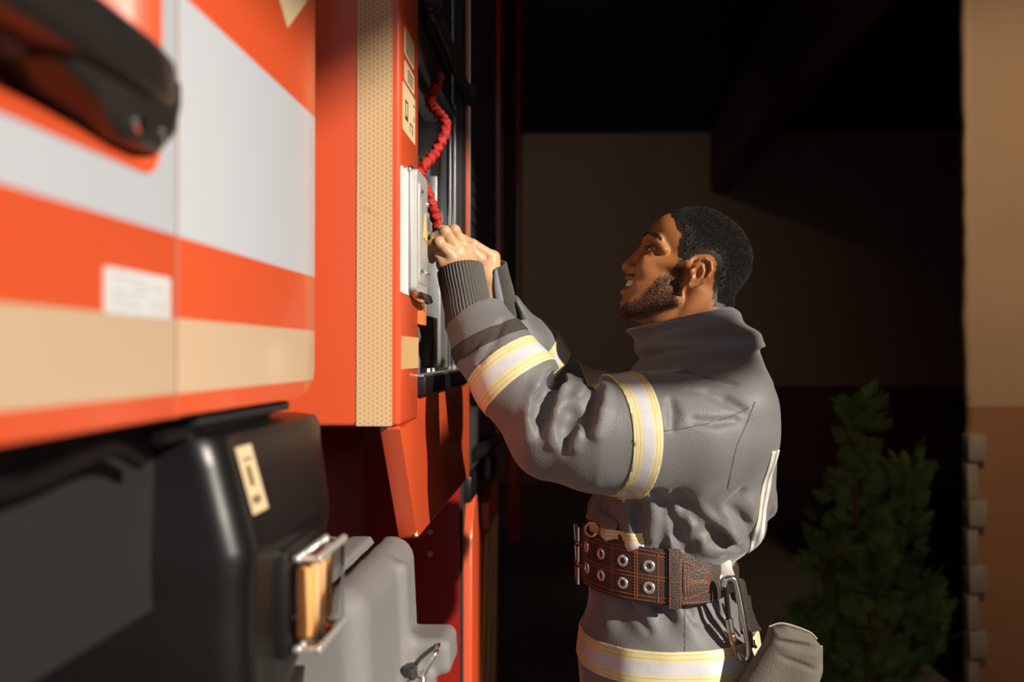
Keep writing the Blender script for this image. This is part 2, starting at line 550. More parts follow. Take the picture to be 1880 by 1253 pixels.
for y_ in (0.999, 1.025, 1.05):
    bm = bmesh.new(); tbox(bm, y_ - 0.003, y_ + 0.003, -0.2545, -0.2515, -0.276, -0.21, 0.001)
    bm_obj('lens_rib', bm, M_STICK, lampb)

# body: front corner, livery side, compartment opening
YB, BO = 1.424, -0.243
YC0, YC1 = 1.592, 2.256
bm = bmesh.new(); tbox(bm, YB, YC0, -2.3, BO, -0.1036, 2.0, 0.007, 3)
front = bm_obj('body_corner', bm, M_RED, truck)
bm = bmesh.new(); tbox(bm, YB + 0.008, YC0 - 0.001, BO - 0.001, BO + 0.0007, -0.022, 0.026)
bm_obj('cream_band', bm, simple('cream_band', (0.66, 0.40, 0.18), 0.4), front, smooth=False)
bm = bmesh.new()
xo = YAW * YB
tbox(bm, YB - 0.0012, YB + 0.002, -0.2222 - xo, -0.1716 - xo, -0.1030, 2.0)
bm_obj('reflective_tape', bm, M_TAPE, front, smooth=False)
bm = bmesh.new()
tprism(bm, [(1.432, -0.1037), (1.432, -0.108), (1.585, -0.287), (1.590, -0.293), (1.60, -0.295), (2.40, -0.295), (2.40, -0.068), (YC0 + 0.002, -0.068), (YC0 - 0.002, -0.1037)], BO - 0.030, BO - 0.0005, 0.003)
skirt = bm_obj('side_skirt', bm, M_RED, truck)
bm = bmesh.new()
add_tube(bm, [T(1.585, BO - 0.006, -0.262), T(1.585, BO - 0.002, -0.289)], 0.0028, 8)
bm_obj('worn_edge', bm, M_SILVER, skirt)
# sill with black lip
bm = bmesh.new(); tbox(bm, YC0 + 0.002, 2.30, -1.0, BO - 0.004, -0.0665, -0.034)
bm_obj('compartment_floor', bm, M_STEEL, truck)
bm = bmesh.new(); tbox(bm, YC0 - 0.004, 2.31, BO - 0.02, BO + 0.0125, -0.066, -0.036, 0.0025)
sill = bm_obj('sill_strip', bm, M_BLACKM, truck)
bm = bmesh.new(); tbox(bm, YC0 - 0.002, 2.30, BO - 0.06, BO + 0.009, -0.0375, -0.0335, 0.001)
for k in range(6):
    y = 1.66 + 0.07 * k
    add_tube(bm, [T(y, BO - 0.025, -0.034), T(y, BO - 0.025, -0.027)], 0.007, 8)
bm_obj('sill_plate', bm, M_ALU, sill)
# far jamb and the side panels beyond it
bm = bmesh.new(); tbox(bm, YC1, 2.262, -1.0, BO - 0.022, -0.034, 2.0); bm_obj('compartment_wall', bm, M_STEEL, truck)
bm = bmesh.new()
tbox(bm, 2.235, 2.257, BO - 0.050, BO - 0.034, -0.034, 0.56, 0.002)
tbox(bm, 2.225, 2.257, BO - 0.030, BO - 0.024, -0.034, 0.56, 0.001)
tbox(bm, 2.225, 2.257, BO - 0.021, BO - 0.014, -0.034, 0.56, 0.001)
bm_obj('shutter_rail', bm, M_ALU, truck)
bm = bmesh.new()
tbox(bm, 2.23, 2.262, BO - 0.082, BO - 0.056, -0.034, 0.40, 0.002); bm_obj('inner_post', bm, M_STEEL, truck)
bm = bmesh.new(); tbox(bm, 2.262, 2.36, BO - 0.06, BO - 0.004, -0.068, 2.0, 0.003); bm_obj('seal_and_dark_gap', bm, M_RUBBER, truck)
bm = bmesh.new(); tbox(bm, 2.36, 2.40, BO - 0.06, BO, -0.068, 2.0, 0.003); bm_obj('body_post', bm, M_RED, truck)
bm = bmesh.new(); tbox(bm, 2.398, 2.412, BO - 0.06, BO + 0.002, -0.068, 2.0, 0.002); bm_obj('edge_trim', bm, M_ALU, truck)
# closed shutters further along
bm = bmesh.new()
poly = []
n = 52
for i in range(n):
    z = -0.1 + 2.1 * i / n
    for dz, do in ((0, 0), (0.030, 0.0), (0.0345, -0.004), (0.0375, -0.004)):
        poly.append((z + dz, BO - 0.012 + do))
vs0 = [bm.verts.new(T(2.42, o, z)) for z, o in poly]; vs1 = [bm.verts.new(T(3.45, o, z)) for z, o in poly]
for i in range(len(poly) - 1): bm.faces.new((vs0[i], vs1[i], vs1[i + 1], vs0[i + 1]))
vs0 = [bm.verts.new(T(3.60, o, z)) for z, o in poly]; vs1 = [bm.verts.new(T(4.75, o, z)) for z, o in poly]
for i in range(len(poly) - 1): bm.faces.new((vs0[i], vs1[i], vs1[i + 1], vs0[i + 1]))
bm_obj('closed_shutter', bm, M_SHUT, truck)
bm = bmesh.new(); tbox(bm, 3.45, 3.60, BO - 0.06, BO, -0.3, 2.0, 0.004); tbox(bm, 4.75, 5.1, BO - 0.06, BO, -0.9, 2.0, 0.004); bm_obj('body_post', bm, M_DARKRED, truck)
bm = bmesh.new(); tbox(bm, 2.42, 5.08, -2.3, BO - 0.03, -0.1, 2.0); tbox(bm, 1.6, 2.42, -2.3, -1.0, -0.1, 2.0); tbox(bm, 1.6, 2.42, -1.0, BO - 0.03, 0.9, 2.0)
bm_obj('body_core', bm, M_RUBBER, truck)
# roof and panel above the opening
bm = bmesh.new(); tbox(bm, YC0, 2.40, BO - 0.05, BO - 0.004, 0.86, 2.0, 0.003); bm_obj('upper_panel', bm, M_RED, truck)
# raised roller shutter with lift bar
bm = bmesh.new()
for i in range(9):
    z = 0.540 + 0.036 * i
    tbox(bm, YC0 + 0.004, 2.228, BO - 0.036, BO - 0.022, z + 0.002, z + 0.036, 0.004)
shut = bm_obj('roller_shutter', bm, M_SHUT, truck)
bm = bmesh.new(); tbox(bm, YC0 + 0.004, 2.228, BO - 0.040, BO - 0.014, 0.530, 0.548, 0.003); bm_obj('shutter_end_bar', bm, M_BLACK, shut)
bm = bmesh.new(); add_tube(bm, [T(1.62, BO + 0.004, 0.602), T(2.32, BO + 0.004, 0.602)], 0.0125, 14)
bar = bm_obj('lift_bar', bm, simple('bar_metal', (0.09, 0.08, 0.07), 0.4, 0.7), shut)
for y in (1.70, 2.29):
    bm = bmesh.new()
    add_tube(bm, [T(y - 0.030, BO + 0.004, 0.602), T(y - 0.012, BO + 0.004, 0.602)], 0.019, 14)
    add_tube(bm, [T(y - 0.008, BO + 0.004, 0.602), T(y + 0.034, BO + 0.004, 0.602)], 0.022, 14)
    tbox(bm, y - 0.012, y + 0.03, BO - 0.03, BO + 0.004, 0.590, 0.614, 0.004)
    bm_obj('bar_end', bm, M_BLACK, bar)
bm = bmesh.new(); tbox(bm, YC0 + 0.01, 2.2, BO - 0.08, BO - 0.05, 0.515, 0.53, 0.003); bm_obj('shutter_channel', bm, M_STEEL, shut)

# metal latch case on the side, with its white backing plate
bm = bmesh.new(); tprism(bm, rrect(1.428, 1.50, 0.088, 0.272, 0.003), BO - 0.001, BO + 0.0012); bp = bm_obj('white_plate', bm, simple('white_plate', (0.8, 0.79, 0.77), 0.4), truck)
bm = bmesh.new(); tprism(bm, rrect(1.490, 1.5995, 0.094, 0.279, 0.008), BO, BO + 0.0135, 0.003, 3)
latch = bm_obj('latch_case', bm, M_CASE, truck)
bm = bmesh.new(); tprism(bm, rrect(1.484, 1.606, 0.090, 0.284, 0.008), BO, BO + 0.005, 0.0018); bm_obj('latch_flange', bm, M_ALU, latch)
bm = bmesh.new(); tprism(bm, rrect(1.508, 1.588, 0.108, 0.262, 0.006), BO + 0.013, BO + 0.0148, 0.0012); bm_obj('cover_plate', bm, M_CASE, latch)
bm = bmesh.new(); tprism(bm, [(1.550, 0.182), (1.586, 0.176), (1.567, 0.222)], BO + 0.0145, BO + 0.0157); tri = bm_obj('warning_triangle', bm, simple('yellow_warning', (0.75, 0.52, 0.12), 0.5), latch, smooth=False)
bm = bmesh.new(); tprism(bm, [(1.566, 0.186), (1.571, 0.186), (1.570, 0.206), (1.567, 0.206)], BO + 0.0155, BO + 0.0162); bm_obj('warning_mark', bm, M_INK, tri, smooth=False) if False else bm.free()
for y, z in ((1.515, 0.247), (1.582, 0.238), (1.515, 0.127), (1.583, 0.128), (1.572, 0.128)):
    bm = bmesh.new(); add_tube(bm, [T(y, BO + 0.012, z), T(y, BO + 0.019, z)], 0.004, 10)
    bm_obj('screw', bm, M_CHROME, latch)
bm = bmesh.new(); tprism(bm, [(1.50, 0.094), (1.60, 0.094), (1.625, 0.084), (1.60, 0.08), (1.52, 0.086)], BO + 0.001, BO + 0.02, 0.002); bm_obj('latch_catch', bm, M_CHROME, latch)
# stickers on the side face
def sticker(y0, y1, z0, z1, marks):
    s = decal('cream_sticker', rrect(y0, y1, z0, z1, 0.004), BO, M_STICK, front)
    bm = bmesh.new()
    for a, b, c, d in marks:
        tprism(bm, [(a, c), (b, c), (b, d), (a, d)], BO, BO + 0.0013)
    bm_obj('print', bm, M_INK, s, smooth=False)
sticker(1.455, 1.540, 0.440, 0.481, [(1.462, 1.534, 0.446 + 0.0044 * k, 0.4475 + 0.0044 * k) for k in range(8)])
sticker(1.455, 1.543, 0.402, 0.432, [(1.480, 1.53, 0.408 + 0.005 * k, 0.4095 + 0.005 * k) for k in range(4)])
sticker(1.440, 1.552, 0.326, 0.397, [(1.458, 1.462, 0.346, 0.375), (1.478, 1.482, 0.346, 0.375), (1.458, 1.482, 0.372, 0.375), (1.458, 1.482, 0.346, 0.349), (1.462, 1.478, 0.350, 0.352),
        (1.500, 1.503, 0.336, 0.350), (1.500, 1.528, 0.348, 0.350), (1.524, 1.527, 0.334, 0.350), (1.520, 1.526, 0.338, 0.343), (1.533, 1.546, 0.383, 0.385), (1.533, 1.546, 0.365, 0.366), (1.533, 1.546, 0.361, 0.362)])
# fittings inside the compartment below the hands
bm = bmesh.new()
tprism(bm, [(1.600, 0.060), (1.622, 0.060), (1.665, 0.030), (1.655, 0.020), (1.632, 0.020), (1.632, 0.0), (1.66, -0.010), (1.650, -0.034), (1.600, -0.034)], BO - 0.020, BO - 0.006, 0.002)
hook = bm_obj('bracket', bm, M_STEEL, truck)
bm = bmesh.new(); tprism(bm, rrect(1.600, 1.678, 0.048, 0.103, 0.003), BO - 0.004, BO + 0.0005, 0.001)
tagp = bm_obj('orange_tag', bm, simple('orange_tag', (0.82, 0.22, 0.06), 0.5), truck)
bm = bmesh.new(); tprism(bm, [(1.632, 0.076), (1.652, 0.07), (1.652, 0.092), (1.632, 0.092)], BO, BO + 0.0015); bm_obj('buckle', bm, M_STEEL, tagp)
bm = bmesh.new()
for k in range(4):
    add_tube(bm, spline([T(1.61 + .012 * k, BO - 0.01, 0.095), T(1.615 + .010 * k, BO - 0.012, 0.06), T(1.612 + .016 * k, BO - 0.014, 0.02), T(1.62 + .01 * k, BO - 0.014, -0.03)], 4), 0.004, 6)
bm_obj('wire_bundle', bm, simple('clear_sleeve', (0.4, 0.38, 0.35), 0.25, 0.5, var=0.5, vscale=90), truck)
bm = bmesh.new(); tbox(bm, 1.74, 1.80, BO - 0.05, BO - 0.025, 0.066, 0.112, 0.004)
add_tube(bm, [T(1.73, BO - 0.03, 0.09), T(1.82, BO - 0.03, 0.09)], 0.008, 10)
bm_obj('lock_body', bm, M_CHROME, truck)
bm = bmesh.new(); tbox(bm, 1.95, 2.05, BO - 0.065, BO - 0.030, -0.034, 0.075, 0.004)
bm_obj('dark_post', bm, M_BLACKM, truck)
bm = bmesh.new(); tbox(bm, 2.10, 2.22, BO - 0.10, BO - 0.03, -0.03, 0.26, 0.004); bm_obj('grey_case', bm, M_STEEL, truck)
bm = bmesh.new(); tbox(bm, 1.86, 2.2, BO - 0.4, BO - 0.07, 0.30, 0.325, 0.002); bm_obj('shelf', bm, M_STEEL, truck)
bm = bmesh.new(); tprism(bm, [(2.0, 0.325), (2.08, 0.325), (2.08, 0.42), (2.04, 0.40)], BO - 0.12, BO - 0.075, 0.003); bm_obj('shelf_bracket', bm, M_ALU, truck)

# inner panel under the body and the lower panels behind it
bm = bmesh.new(); tbox(bm, 1.15, 5.0, -0.62, -0.50, -1.3, -0.11); tbox(bm, 1.60, 5.0, -0.56, BO - 0.031, -0.115, -0.1045); bm_obj('wheel_housing', bm, M_DARKRED, truck)
for y, z in ((2.41, -0.429), (2.41, -0.482)):
    bm = bmesh.new(); add_tube(bm, [T(y + 0.008, -0.338, z), T(y - 0.004, -0.338, z)], 0.0065, 10)
    bm_obj('bolt', bm, M_STEEL, truck)
bm = bmesh.new(); tbox(bm, 2.412, 2.425, -0.50, BO - 0.025, -1.1, -0.10); bm_obj('bulkhead', bm, M_DARKRED, truck)
bm = bmesh.new(); tbox(bm, 2.43, 2.62, -0.50, BO - 0.02, -1.1, -0.13); bm_obj('seal_and_dark_gap', bm, M_RUBBER, truck)  # black block stands in for the shade of the gap behind the bulkhead
bm = bmesh.new(); tprism(bm, rrect(2.44, 3.30, -0.29, -0.14, 0.01), BO - 0.03, BO - 0.005, 0.004); bm_obj('step_tread', bm, simple('step_metal', (0.16, 0.15, 0.14), 0.35, 0.8, var=.3), truck)
bm = bmesh.new(); add_tube(bm, spline([T(2.5, BO - 0.01, -0.26), T(2.62, BO + 0.012, -0.25), T(2.9, BO + 0.02, -0.255), T(3.2, BO + 0.01, -0.27)], 6), 0.018, 10)
tbox(bm, 2.46, 2.60, BO - 0.04, BO - 0.0, -0.37, -0.30, 0.01); tbox(bm, 3.0, 3.2, BO - 0.04, BO + 0.008, -0.39, -0.30, 0.02)
bm_obj('step_hinge', bm, M_BLACKM, truck)
bm = bmesh.new(); tprism(bm, [(2.46, -1.1), (2.46, -0.46), (2.50, -0.40), (2.53, -0.365), (2.60, -0.365), (2.64, -0.45), (2.70, -0.52), (3.36, -0.52), (3.36, -1.1)], BO - 0.02, BO, 0.004)
tprism(bm, [(2.95, -0.52), (2.95, -0.44), (3.10, -0.41), (3.36, -0.41), (3.36, -0.52)], BO - 0.02, BO, 0.0)
low = bm_obj('lower_panel', bm, M_RED, truck)
bm = bmesh.new()
for (a, b, c, d) in ((2.62, 2.74, 2.86, 2.98), (2.86, 2.98, 3.06, 3.18), (3.10, 3.22, 3.22, 3.34)):
    tprism(bm, [(a, -1.08), (b, -1.08), (d, -0.525), (c, -0.525)], BO, BO + 0.0012)
bm_obj('cream_stripe', bm, simple('cream_stripe', (0.66, 0.47, 0.18), 0.4), low, smooth=False)
# wheels
for nm_, yc in (('front_wheel', 0.30), ('rear_wheel', 4.1)):
    bm = bmesh.new()
    ring = []
    prof = [(0.24, -0.03), (0.44, -0.03), (0.50, -0.06), (0.50, -0.26), (0.44, -0.30), (0.24, -0.30)]
    for k in range(40):
        a = 2 * math.pi * k / 40
        ring.append([bm.verts.new(T(yc + r * math.cos(a), BO - 0.25 + o, -CAMZ + 0.505 + r * math.sin(a))) for r, o in prof])
    for k in range(40):
        A, B = ring[k], ring[(k + 1) % 40]
        for i in range(len(prof)): bm.faces.new((A[i], A[(i + 1) % 6], B[(i + 1) % 6], B[i]))
    bm_obj('wheel', bm, M_RUBBER, truck)

# ------------------------------------------------------------------ grey moulded box mounted under the body
def f_box(P):
    o = P[:, 0] - YAW * P[:, 1]; Y = P[:, 1]; z = P[:, 2] - CAMZ
    tap = (z + 0.287) * 0.10                      # slight draft towards the top
    oo = o - np.where(o > -0.37, -tap * 0.45, 0)
    yy = Y + np.where(Y < 1.39, -tap * 0.30, tap * 0.2) * 1.0
    Q = np.stack((oo, yy, z), 1).astype(np.float32)
    d = rbox(Q, (-0.385, 1.388, -0.72), (0.140, 0.198, 0.436), 0.034)
    # raised lid rim on the outer side
    rim = np.maximum(rbox(Q, (-0.30, 1.425, -0.72), (0.067, 0.016, 0.424), 0.010), -0.36 - oo)
    d = smin(d, rim, 0.012)
    # strap grooves over the top
    for oc in (-0.300, -0.355):
        d = smax(d, -(np.maximum(np.abs(oo - oc) - 0.0085, np.abs(z + 0.285) - 0.016)), 0.006)
    # lug that carries the latch
    d = smin(d, rbox(Q, (-0.222, 1.462, -0.432), (0.045, 0.048, 0.026), 0.012), 0.015)
    d = smin(d, rbox(Q, (-0.232, 1.415, -0.50), (0.030, 0.045, 0.05), 0.012), 0.015)
    return d
lo = np.array(T(1.17, -0.56, -1.18)); hi = np.array(T(1.64, -0.12, -0.26))
v, fc = sdf_mesh(f_box, lo, hi, 0.006)
gbox = mesh_obj('storage_box', v, fc, M_GREYBOX, truck)
gbox['label'] = 'grey moulded plastic storage box with strap grooves'
bm = bmesh.new()
for oc in (-0.300, -0.355):
    tbox(bm, 1.21, 1.57, oc - 0.008, oc + 0.008, -0.302, -0.298)
bm_obj('strap', bm, M_RUBBER, gbox)
bm = bmesh.new(); tbox(bm, 1.385, 1.435, -0.236, -0.216, -0.520, -0.436, 0.006); bm_obj('latch_lever', bm, M_BLACK, gbox)
bm = bmesh.new()
add_tube(bm, spline([T(1.39, -0.206, -0.448), T(1.395, -0.190, -0.420), T(1.415, -0.186, -0.412), T(1.43, -0.190, -0.424), T(1.425, -0.205, -0.452)], 6), 0.0032, 8)
tbox(bm, 1.36, 1.42, -0.222, -0.200, -0.456, -0.448, 0.002)
bm_obj('wire_bail', bm, M_CHROME, gbox)
bm = bmesh.new(); tbox(bm, 1.05, 1.19, -0.42, -0.34, -0.53, -0.43, 0.004)
tprism(bm, [(1.10, -0.36), (1.13, -0.352), (1.10, -0.42), (1.04, -0.47)], -0.33, -0.30)
bm_obj('mounting_bracket', bm, M_RUBBER, truck)
# ------------------------------------------------------------------ the garage
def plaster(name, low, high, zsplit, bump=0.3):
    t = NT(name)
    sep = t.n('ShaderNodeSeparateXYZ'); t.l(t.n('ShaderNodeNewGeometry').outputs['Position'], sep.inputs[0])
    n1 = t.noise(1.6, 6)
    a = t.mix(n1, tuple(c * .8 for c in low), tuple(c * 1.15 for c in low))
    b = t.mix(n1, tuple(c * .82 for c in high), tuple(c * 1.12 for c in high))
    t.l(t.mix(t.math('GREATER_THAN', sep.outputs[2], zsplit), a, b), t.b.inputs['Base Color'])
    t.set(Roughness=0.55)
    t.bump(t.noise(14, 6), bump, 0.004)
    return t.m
M_FLOOR = simple('concrete_floor', (0.15, 0.115, 0.09), 0.8, var=0.25, vscale=4, bump=0.3, bscale=60, bdist=0.002)
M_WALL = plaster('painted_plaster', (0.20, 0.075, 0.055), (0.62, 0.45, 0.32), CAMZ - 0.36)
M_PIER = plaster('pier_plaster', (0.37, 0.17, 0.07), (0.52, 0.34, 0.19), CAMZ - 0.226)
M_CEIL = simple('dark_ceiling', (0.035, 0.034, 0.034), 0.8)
M_BEAM = simple('beam_plaster', (0.16, 0.10, 0.07), 0.7)

def setting(name, boxes, mat, bev=0.0):
    bm = bmesh.new()
    for b in boxes: wbox(bm, *b, bev)
    o = bm_obj(name, bm, mat, smooth=False)
    o['kind'] = 'structure'
    return o
CEIL = CAMZ + 2.63
setting('floor', [(-5.2, 9, -7, 12.2, -0.1, 0.0)], M_FLOOR)
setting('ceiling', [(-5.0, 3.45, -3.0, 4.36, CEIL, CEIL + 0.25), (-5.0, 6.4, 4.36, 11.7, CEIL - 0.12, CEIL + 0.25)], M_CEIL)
bm = bmesh.new()
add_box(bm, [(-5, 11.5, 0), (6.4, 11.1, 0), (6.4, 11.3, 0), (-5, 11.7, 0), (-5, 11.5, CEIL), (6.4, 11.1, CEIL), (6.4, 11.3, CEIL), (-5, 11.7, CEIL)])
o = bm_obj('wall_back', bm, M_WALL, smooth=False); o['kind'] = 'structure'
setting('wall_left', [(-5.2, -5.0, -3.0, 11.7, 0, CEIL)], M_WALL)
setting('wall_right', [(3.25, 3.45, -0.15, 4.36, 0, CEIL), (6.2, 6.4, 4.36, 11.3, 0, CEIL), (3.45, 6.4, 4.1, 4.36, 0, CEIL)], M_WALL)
# beam under the ceiling, running towards the back
bm = bmesh.new()
add_box(bm, [(2.25, 11.3, CAMZ + 1.83), (2.46, 11.3, CAMZ + 1.83), (1.76, 2.5, CAMZ + 1.83), (1.52, 2.5, CAMZ + 1.83), (2.25, 11.3, CEIL), (2.46, 11.3, CEIL), (1.76, 2.5, CEIL), (1.52, 2.5, CEIL)])
o = bm_obj('ceiling_beam', bm, M_BEAM, smooth=False); o['kind'] = 'structure'
# end of the cross wall on the right, uneven render on its edge
def f_pier(P):
    e = 1.952 + 0.007 * (CAMZ + 2 - P[:, 2]) + 0.009 * vnoise(P * np.array((0.2, .2, 1), np.float32), 9, 3) + 0.006 * vnoise(P * np.array((0.2, .2, 1), np.float32), 38, 4)
    d = np.maximum(np.maximum(e - P[:, 0], P[:, 0] - 3.26), np.maximum(4.30 - P[:, 1], P[:, 1] - 4.36))
    return d + 0.004 * vnoise(P, 5, 9)
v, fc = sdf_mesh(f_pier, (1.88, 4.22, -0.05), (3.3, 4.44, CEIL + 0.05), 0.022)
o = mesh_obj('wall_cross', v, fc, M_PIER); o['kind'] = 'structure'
# toothed pale quoins at the foot of that edge
bm = bmesh.new()
Yq = 4.28
mpp = Yq / F
z = CAMZ - (798 - 650) * mpp
k = 0
x0 = (1775 - 940) * mpp
while z > 0.02:
    h = (50 if k % 2 == 0 else 70) * mpp
    w = (33 if k % 2 == 0 else 20) * mpp
    wbox(bm, x0, x0 + w, Yq - (0.015 if k % 2 == 0 else 0.0), Yq + 0.06, max(0.0, z - h + 0.004), z, 0.006)
    z -= h; k += 1
o = bm_obj('trim_1', bm, simple('pale_tile', (0.34, 0.27, 0.19), 0.6, var=0.2, vscale=25, bump=0.4, bscale=40, bdist=0.004)); o['kind'] = 'structure'

# ------------------------------------------------------------------ conifer in a tub
XT, YTR = 1.298, 3.65
tree = empty('thuja_shrub', (XT, YTR, 0))
tag(tree, 'dark green upright conifer shrub standing behind the firefighter', 'shrub')
M_LEAF = NT('thuja_leaf')
_t = M_LEAF
_t.l(_t.mix(_t.noise(5, 4), (0.06, 0.13, 0.03), (0.24, 0.36, 0.07)), _t.b.inputs['Base Color']); _t.set(Roughness=0.6)
_t.b.inputs['Subsurface Weight'].default_value = 0.0
M_LEAF = _t.m
M_BARK = simple('bark', (0.13, 0.055, 0.03), 0.9, var=0.3)
rt = random.Random(11)
stems = []
def tp(px, py, Y=3.65): return at(px, py, Y)
leaders = [[tp(1575, 1290), tp(1576, 1150), tp(1573, 950), tp(1570, 860), tp(1580, 790), tp(1578, 756)],
           [tp(1600, 1290), tp(1625, 1200), tp(1655, 1050), tp(1660, 930), tp(1663, 868)],
           [tp(1560, 1290), tp(1535, 1200), tp(1515, 1080), tp(1520, 990)],
           [tp(1610, 1290), tp(1680, 1230), tp(1700, 1150), tp(1690, 1080)],
           [tp(1580, 1290), tp(1500, 1250), tp(1478, 1190), tp(1490, 1130)],
           [tp(1590, 1290, 3.49), tp(1600, 1210, 3.45), tp(1602, 1100, 3.47), tp(1600, 1020, 3.50)],
           [tp(1590, 1290, 3.81), tp(1600, 1220, 3.89), tp(1580, 1050, 3.85), tp(1590, 950, 3.81)]]
bm = bmesh.new()
for L in leaders:
    p = spline(L, 6); n = len(p)
    add_tube(bm, p, [0.011 * (1 - i / n) + 0.002 for i in range(n)], 6)
    stems.append(p)
add_tube(bm, [(XT, YTR, 0.15), tuple(tp(1582, 1290))], 0.02, 8)
bm_obj('trunk', bm, M_BARK, tree)
V = []; Fq = []
def leaflet(p, d, nrm, L, w):
    s = np.cross(d, nrm); s /= np.linalg.norm(s) + 1e-9
    b = len(V)
    V.extend([p, p + d * L * .45 + s * w, p + d * L, p + d * L * .45 - s * w])
    Fq.append((b, b + 1, b + 2, b + 3))
def spray(p, d, size):
    """flat fan of scale leaves"""
    nrm = np.array([rt.uniform(-1, 1), rt.uniform(-1, 1), rt.uniform(-.4, .4)]); nrm -= d * nrm.dot(d); nrm /= np.linalg.norm(nrm) + 1e-9
    sd = np.cross(d, nrm)
    m = 6
    for i in range(m):
        q = p + d * size * i / m
        leaflet(q, d, nrm, size / m * 1.5, size * .026)
        for s in (-1, 1):
            dd = d * .72 + sd * s * (.75 - .05 * i); dd /= np.linalg.norm(dd)
            bl = size * .52 * (1 - i / (m + 1.5))
            for j in range(3):
                r = q + dd * bl * j / 3
                leaflet(r, dd, nrm, bl * .5, size * .022)
                d3 = dd * .8 + d * .5 * rt.choice((-1, 1)) ; d3 /= np.linalg.norm(d3)
                leaflet(r, d3, nrm, bl * .36, size * .02)
for si, p in enumerate(stems):
    n = len(p)
    for i in range(3 if si else 2, n):
        f = i / (n - 1)
        if si == 0 and 0.68 < f < 0.80: cnt = 1
        else: cnt = 8
        for _ in range(cnt):
            a = rt.uniform(0, 6.28)
            reach = (0.105 if si else 0.098) * (1.0 - .62 * f) + 0.02
            if si == 0 and f > 0.8: reach = 0.06
            out = np.array((math.cos(a), math.sin(a), rt.uniform(.2, .9))); out /= np.linalg.norm(out)
            q = p[i] + np.array((0, 0, rt.uniform(-.035, .035)))
            for r in range(2):
                st_ = q + out * reach * rt.uniform(0.15, 1.0)
                d = out + np.array((rt.uniform(-.5, .5), rt.uniform(-.5, .5), rt.uniform(.0, .9))); d /= np.linalg.norm(d)
                spray(st_, d, rt.uniform(.042, .078))
mesh_obj('foliage', V, Fq, M_LEAF, tree, smooth=False)
bm = bmesh.new()
rows = []
for r, z in ((0.0, 0.0), (0.15, 0.0), (0.17, 0.14), (0.18, 0.14), (0.18, 0.165), (0.165, 0.165), (0.16, 0.15), (0.0, 0.15)):
    rows.append([bm.verts.new((XT + r * math.cos(2 * math.pi * k / 28), YTR + r * math.sin(2 * math.pi * k / 28), z)) for k in range(28)])
for A, B in zip(rows, rows[1:]):
    for k in range(28): bm.faces.new((A[k], A[(k + 1) % 28], B[(k + 1) % 28], B[k]))
bmesh.ops.remove_doubles(bm, verts=bm.verts, dist=1e-5)
bm_obj('tub', bm, simple('dark_tub', (0.06, 0.04, 0.03), 0.7), tree)

# ------------------------------------------------------------------ added light and shade helpers, above the frame
M_ENAMEL = simple('dark_enamel', (0.03, 0.03, 0.032), 0.4)
def lathe(bm, c, prof, seg=36):
    rows = [[bm.verts.new((c[0] + r * math.cos(2 * math.pi * k / seg), c[1] + r * math.sin(2 * math.pi * k / seg), c[2] + z)) for k in range(seg)] for r, z in prof]
    for A, B in zip(rows, rows[1:]):
        for k in range(seg): bm.faces.new((A[k], A[(k + 1) % seg], B[(k + 1) % seg], B[k]))
    bm.faces.new(rows[0]); bm.faces.new(rows[-1])
PL = np.array(at(1240, 640, 1.66)) + 2.0 * np.array((0.694, -0.583, 0.423))
blocker = empty('collar_shade_blocker', (PL[0], PL[1], PL[2]))  # unlit shape added out of view to cast shade on the collar
tag(blocker, 'unlit dark pendant shape added out of view to shade the collar', 'lamp')
bm = bmesh.new(); lathe(bm, PL, [(0.150, -0.03), (0.155, -0.025), (0.147, 0.0), (0.09, 0.04), (0.03, 0.055), (0.02, 0.09), (0.004, 0.095)])
bm_obj('blocker_dish', bm, M_ENAMEL, blocker)
bm = bmesh.new(); add_tube(bm, [(PL[0], PL[1], PL[2] + 0.09), (PL[0], PL[1], CEIL)], 0.004, 8); bm_obj('cord', bm, M_ENAMEL, blocker)
def fill_light(FL, target, energy, label, size=44):  # unseen spots added to brighten the pier and the back wall
    FL = Vector(FL)
    fl = empty('added_ceiling_light', FL)
    tag(fl, label, 'lamp', 'added fill lights')
    bm = bmesh.new(); lathe(bm, (FL.x, FL.y, FL.z + 0.03), [(0.07, 0.0), (0.075, 0.10), (0.04, 0.14), (0.01, 0.15)]); bm_obj('fill_light_housing', bm, M_ENAMEL, fl)
    bm = bmesh.new(); add_tube(bm, [(FL.x, FL.y, FL.z + 0.17), (FL.x, FL.y, FL.z + 0.23)], 0.012, 8); bm_obj('bracket', bm, M_ENAMEL, fl)
    ld = bpy.data.lights.new('flood', 'SPOT'); ld.energy = energy; ld.color = (1.0, 0.76, 0.52); ld.spot_size = math.radians(size); ld.spot_blend = 1.0; ld.shadow_soft_size = 0.05
    lo_b = bpy.data.objects.new('flood', ld); COL.objects.link(lo_b); lo_b.location = FL
    lo_b.rotation_euler = (Vector(target) - FL).to_track_quat('-Z', 'Y').to_euler()
fill_light((1.9, 1.8, CEIL - 0.22), (2.35, 4.3, 1.9), 190, 'unseen fill light added under the ceiling to brighten the plastered pier', 56)
fill_light((0.5, 5.4, CEIL - 0.34), (0.5, 11.4, 1.3), 30, 'unseen fill light added under the ceiling to brighten the back wall', 80)

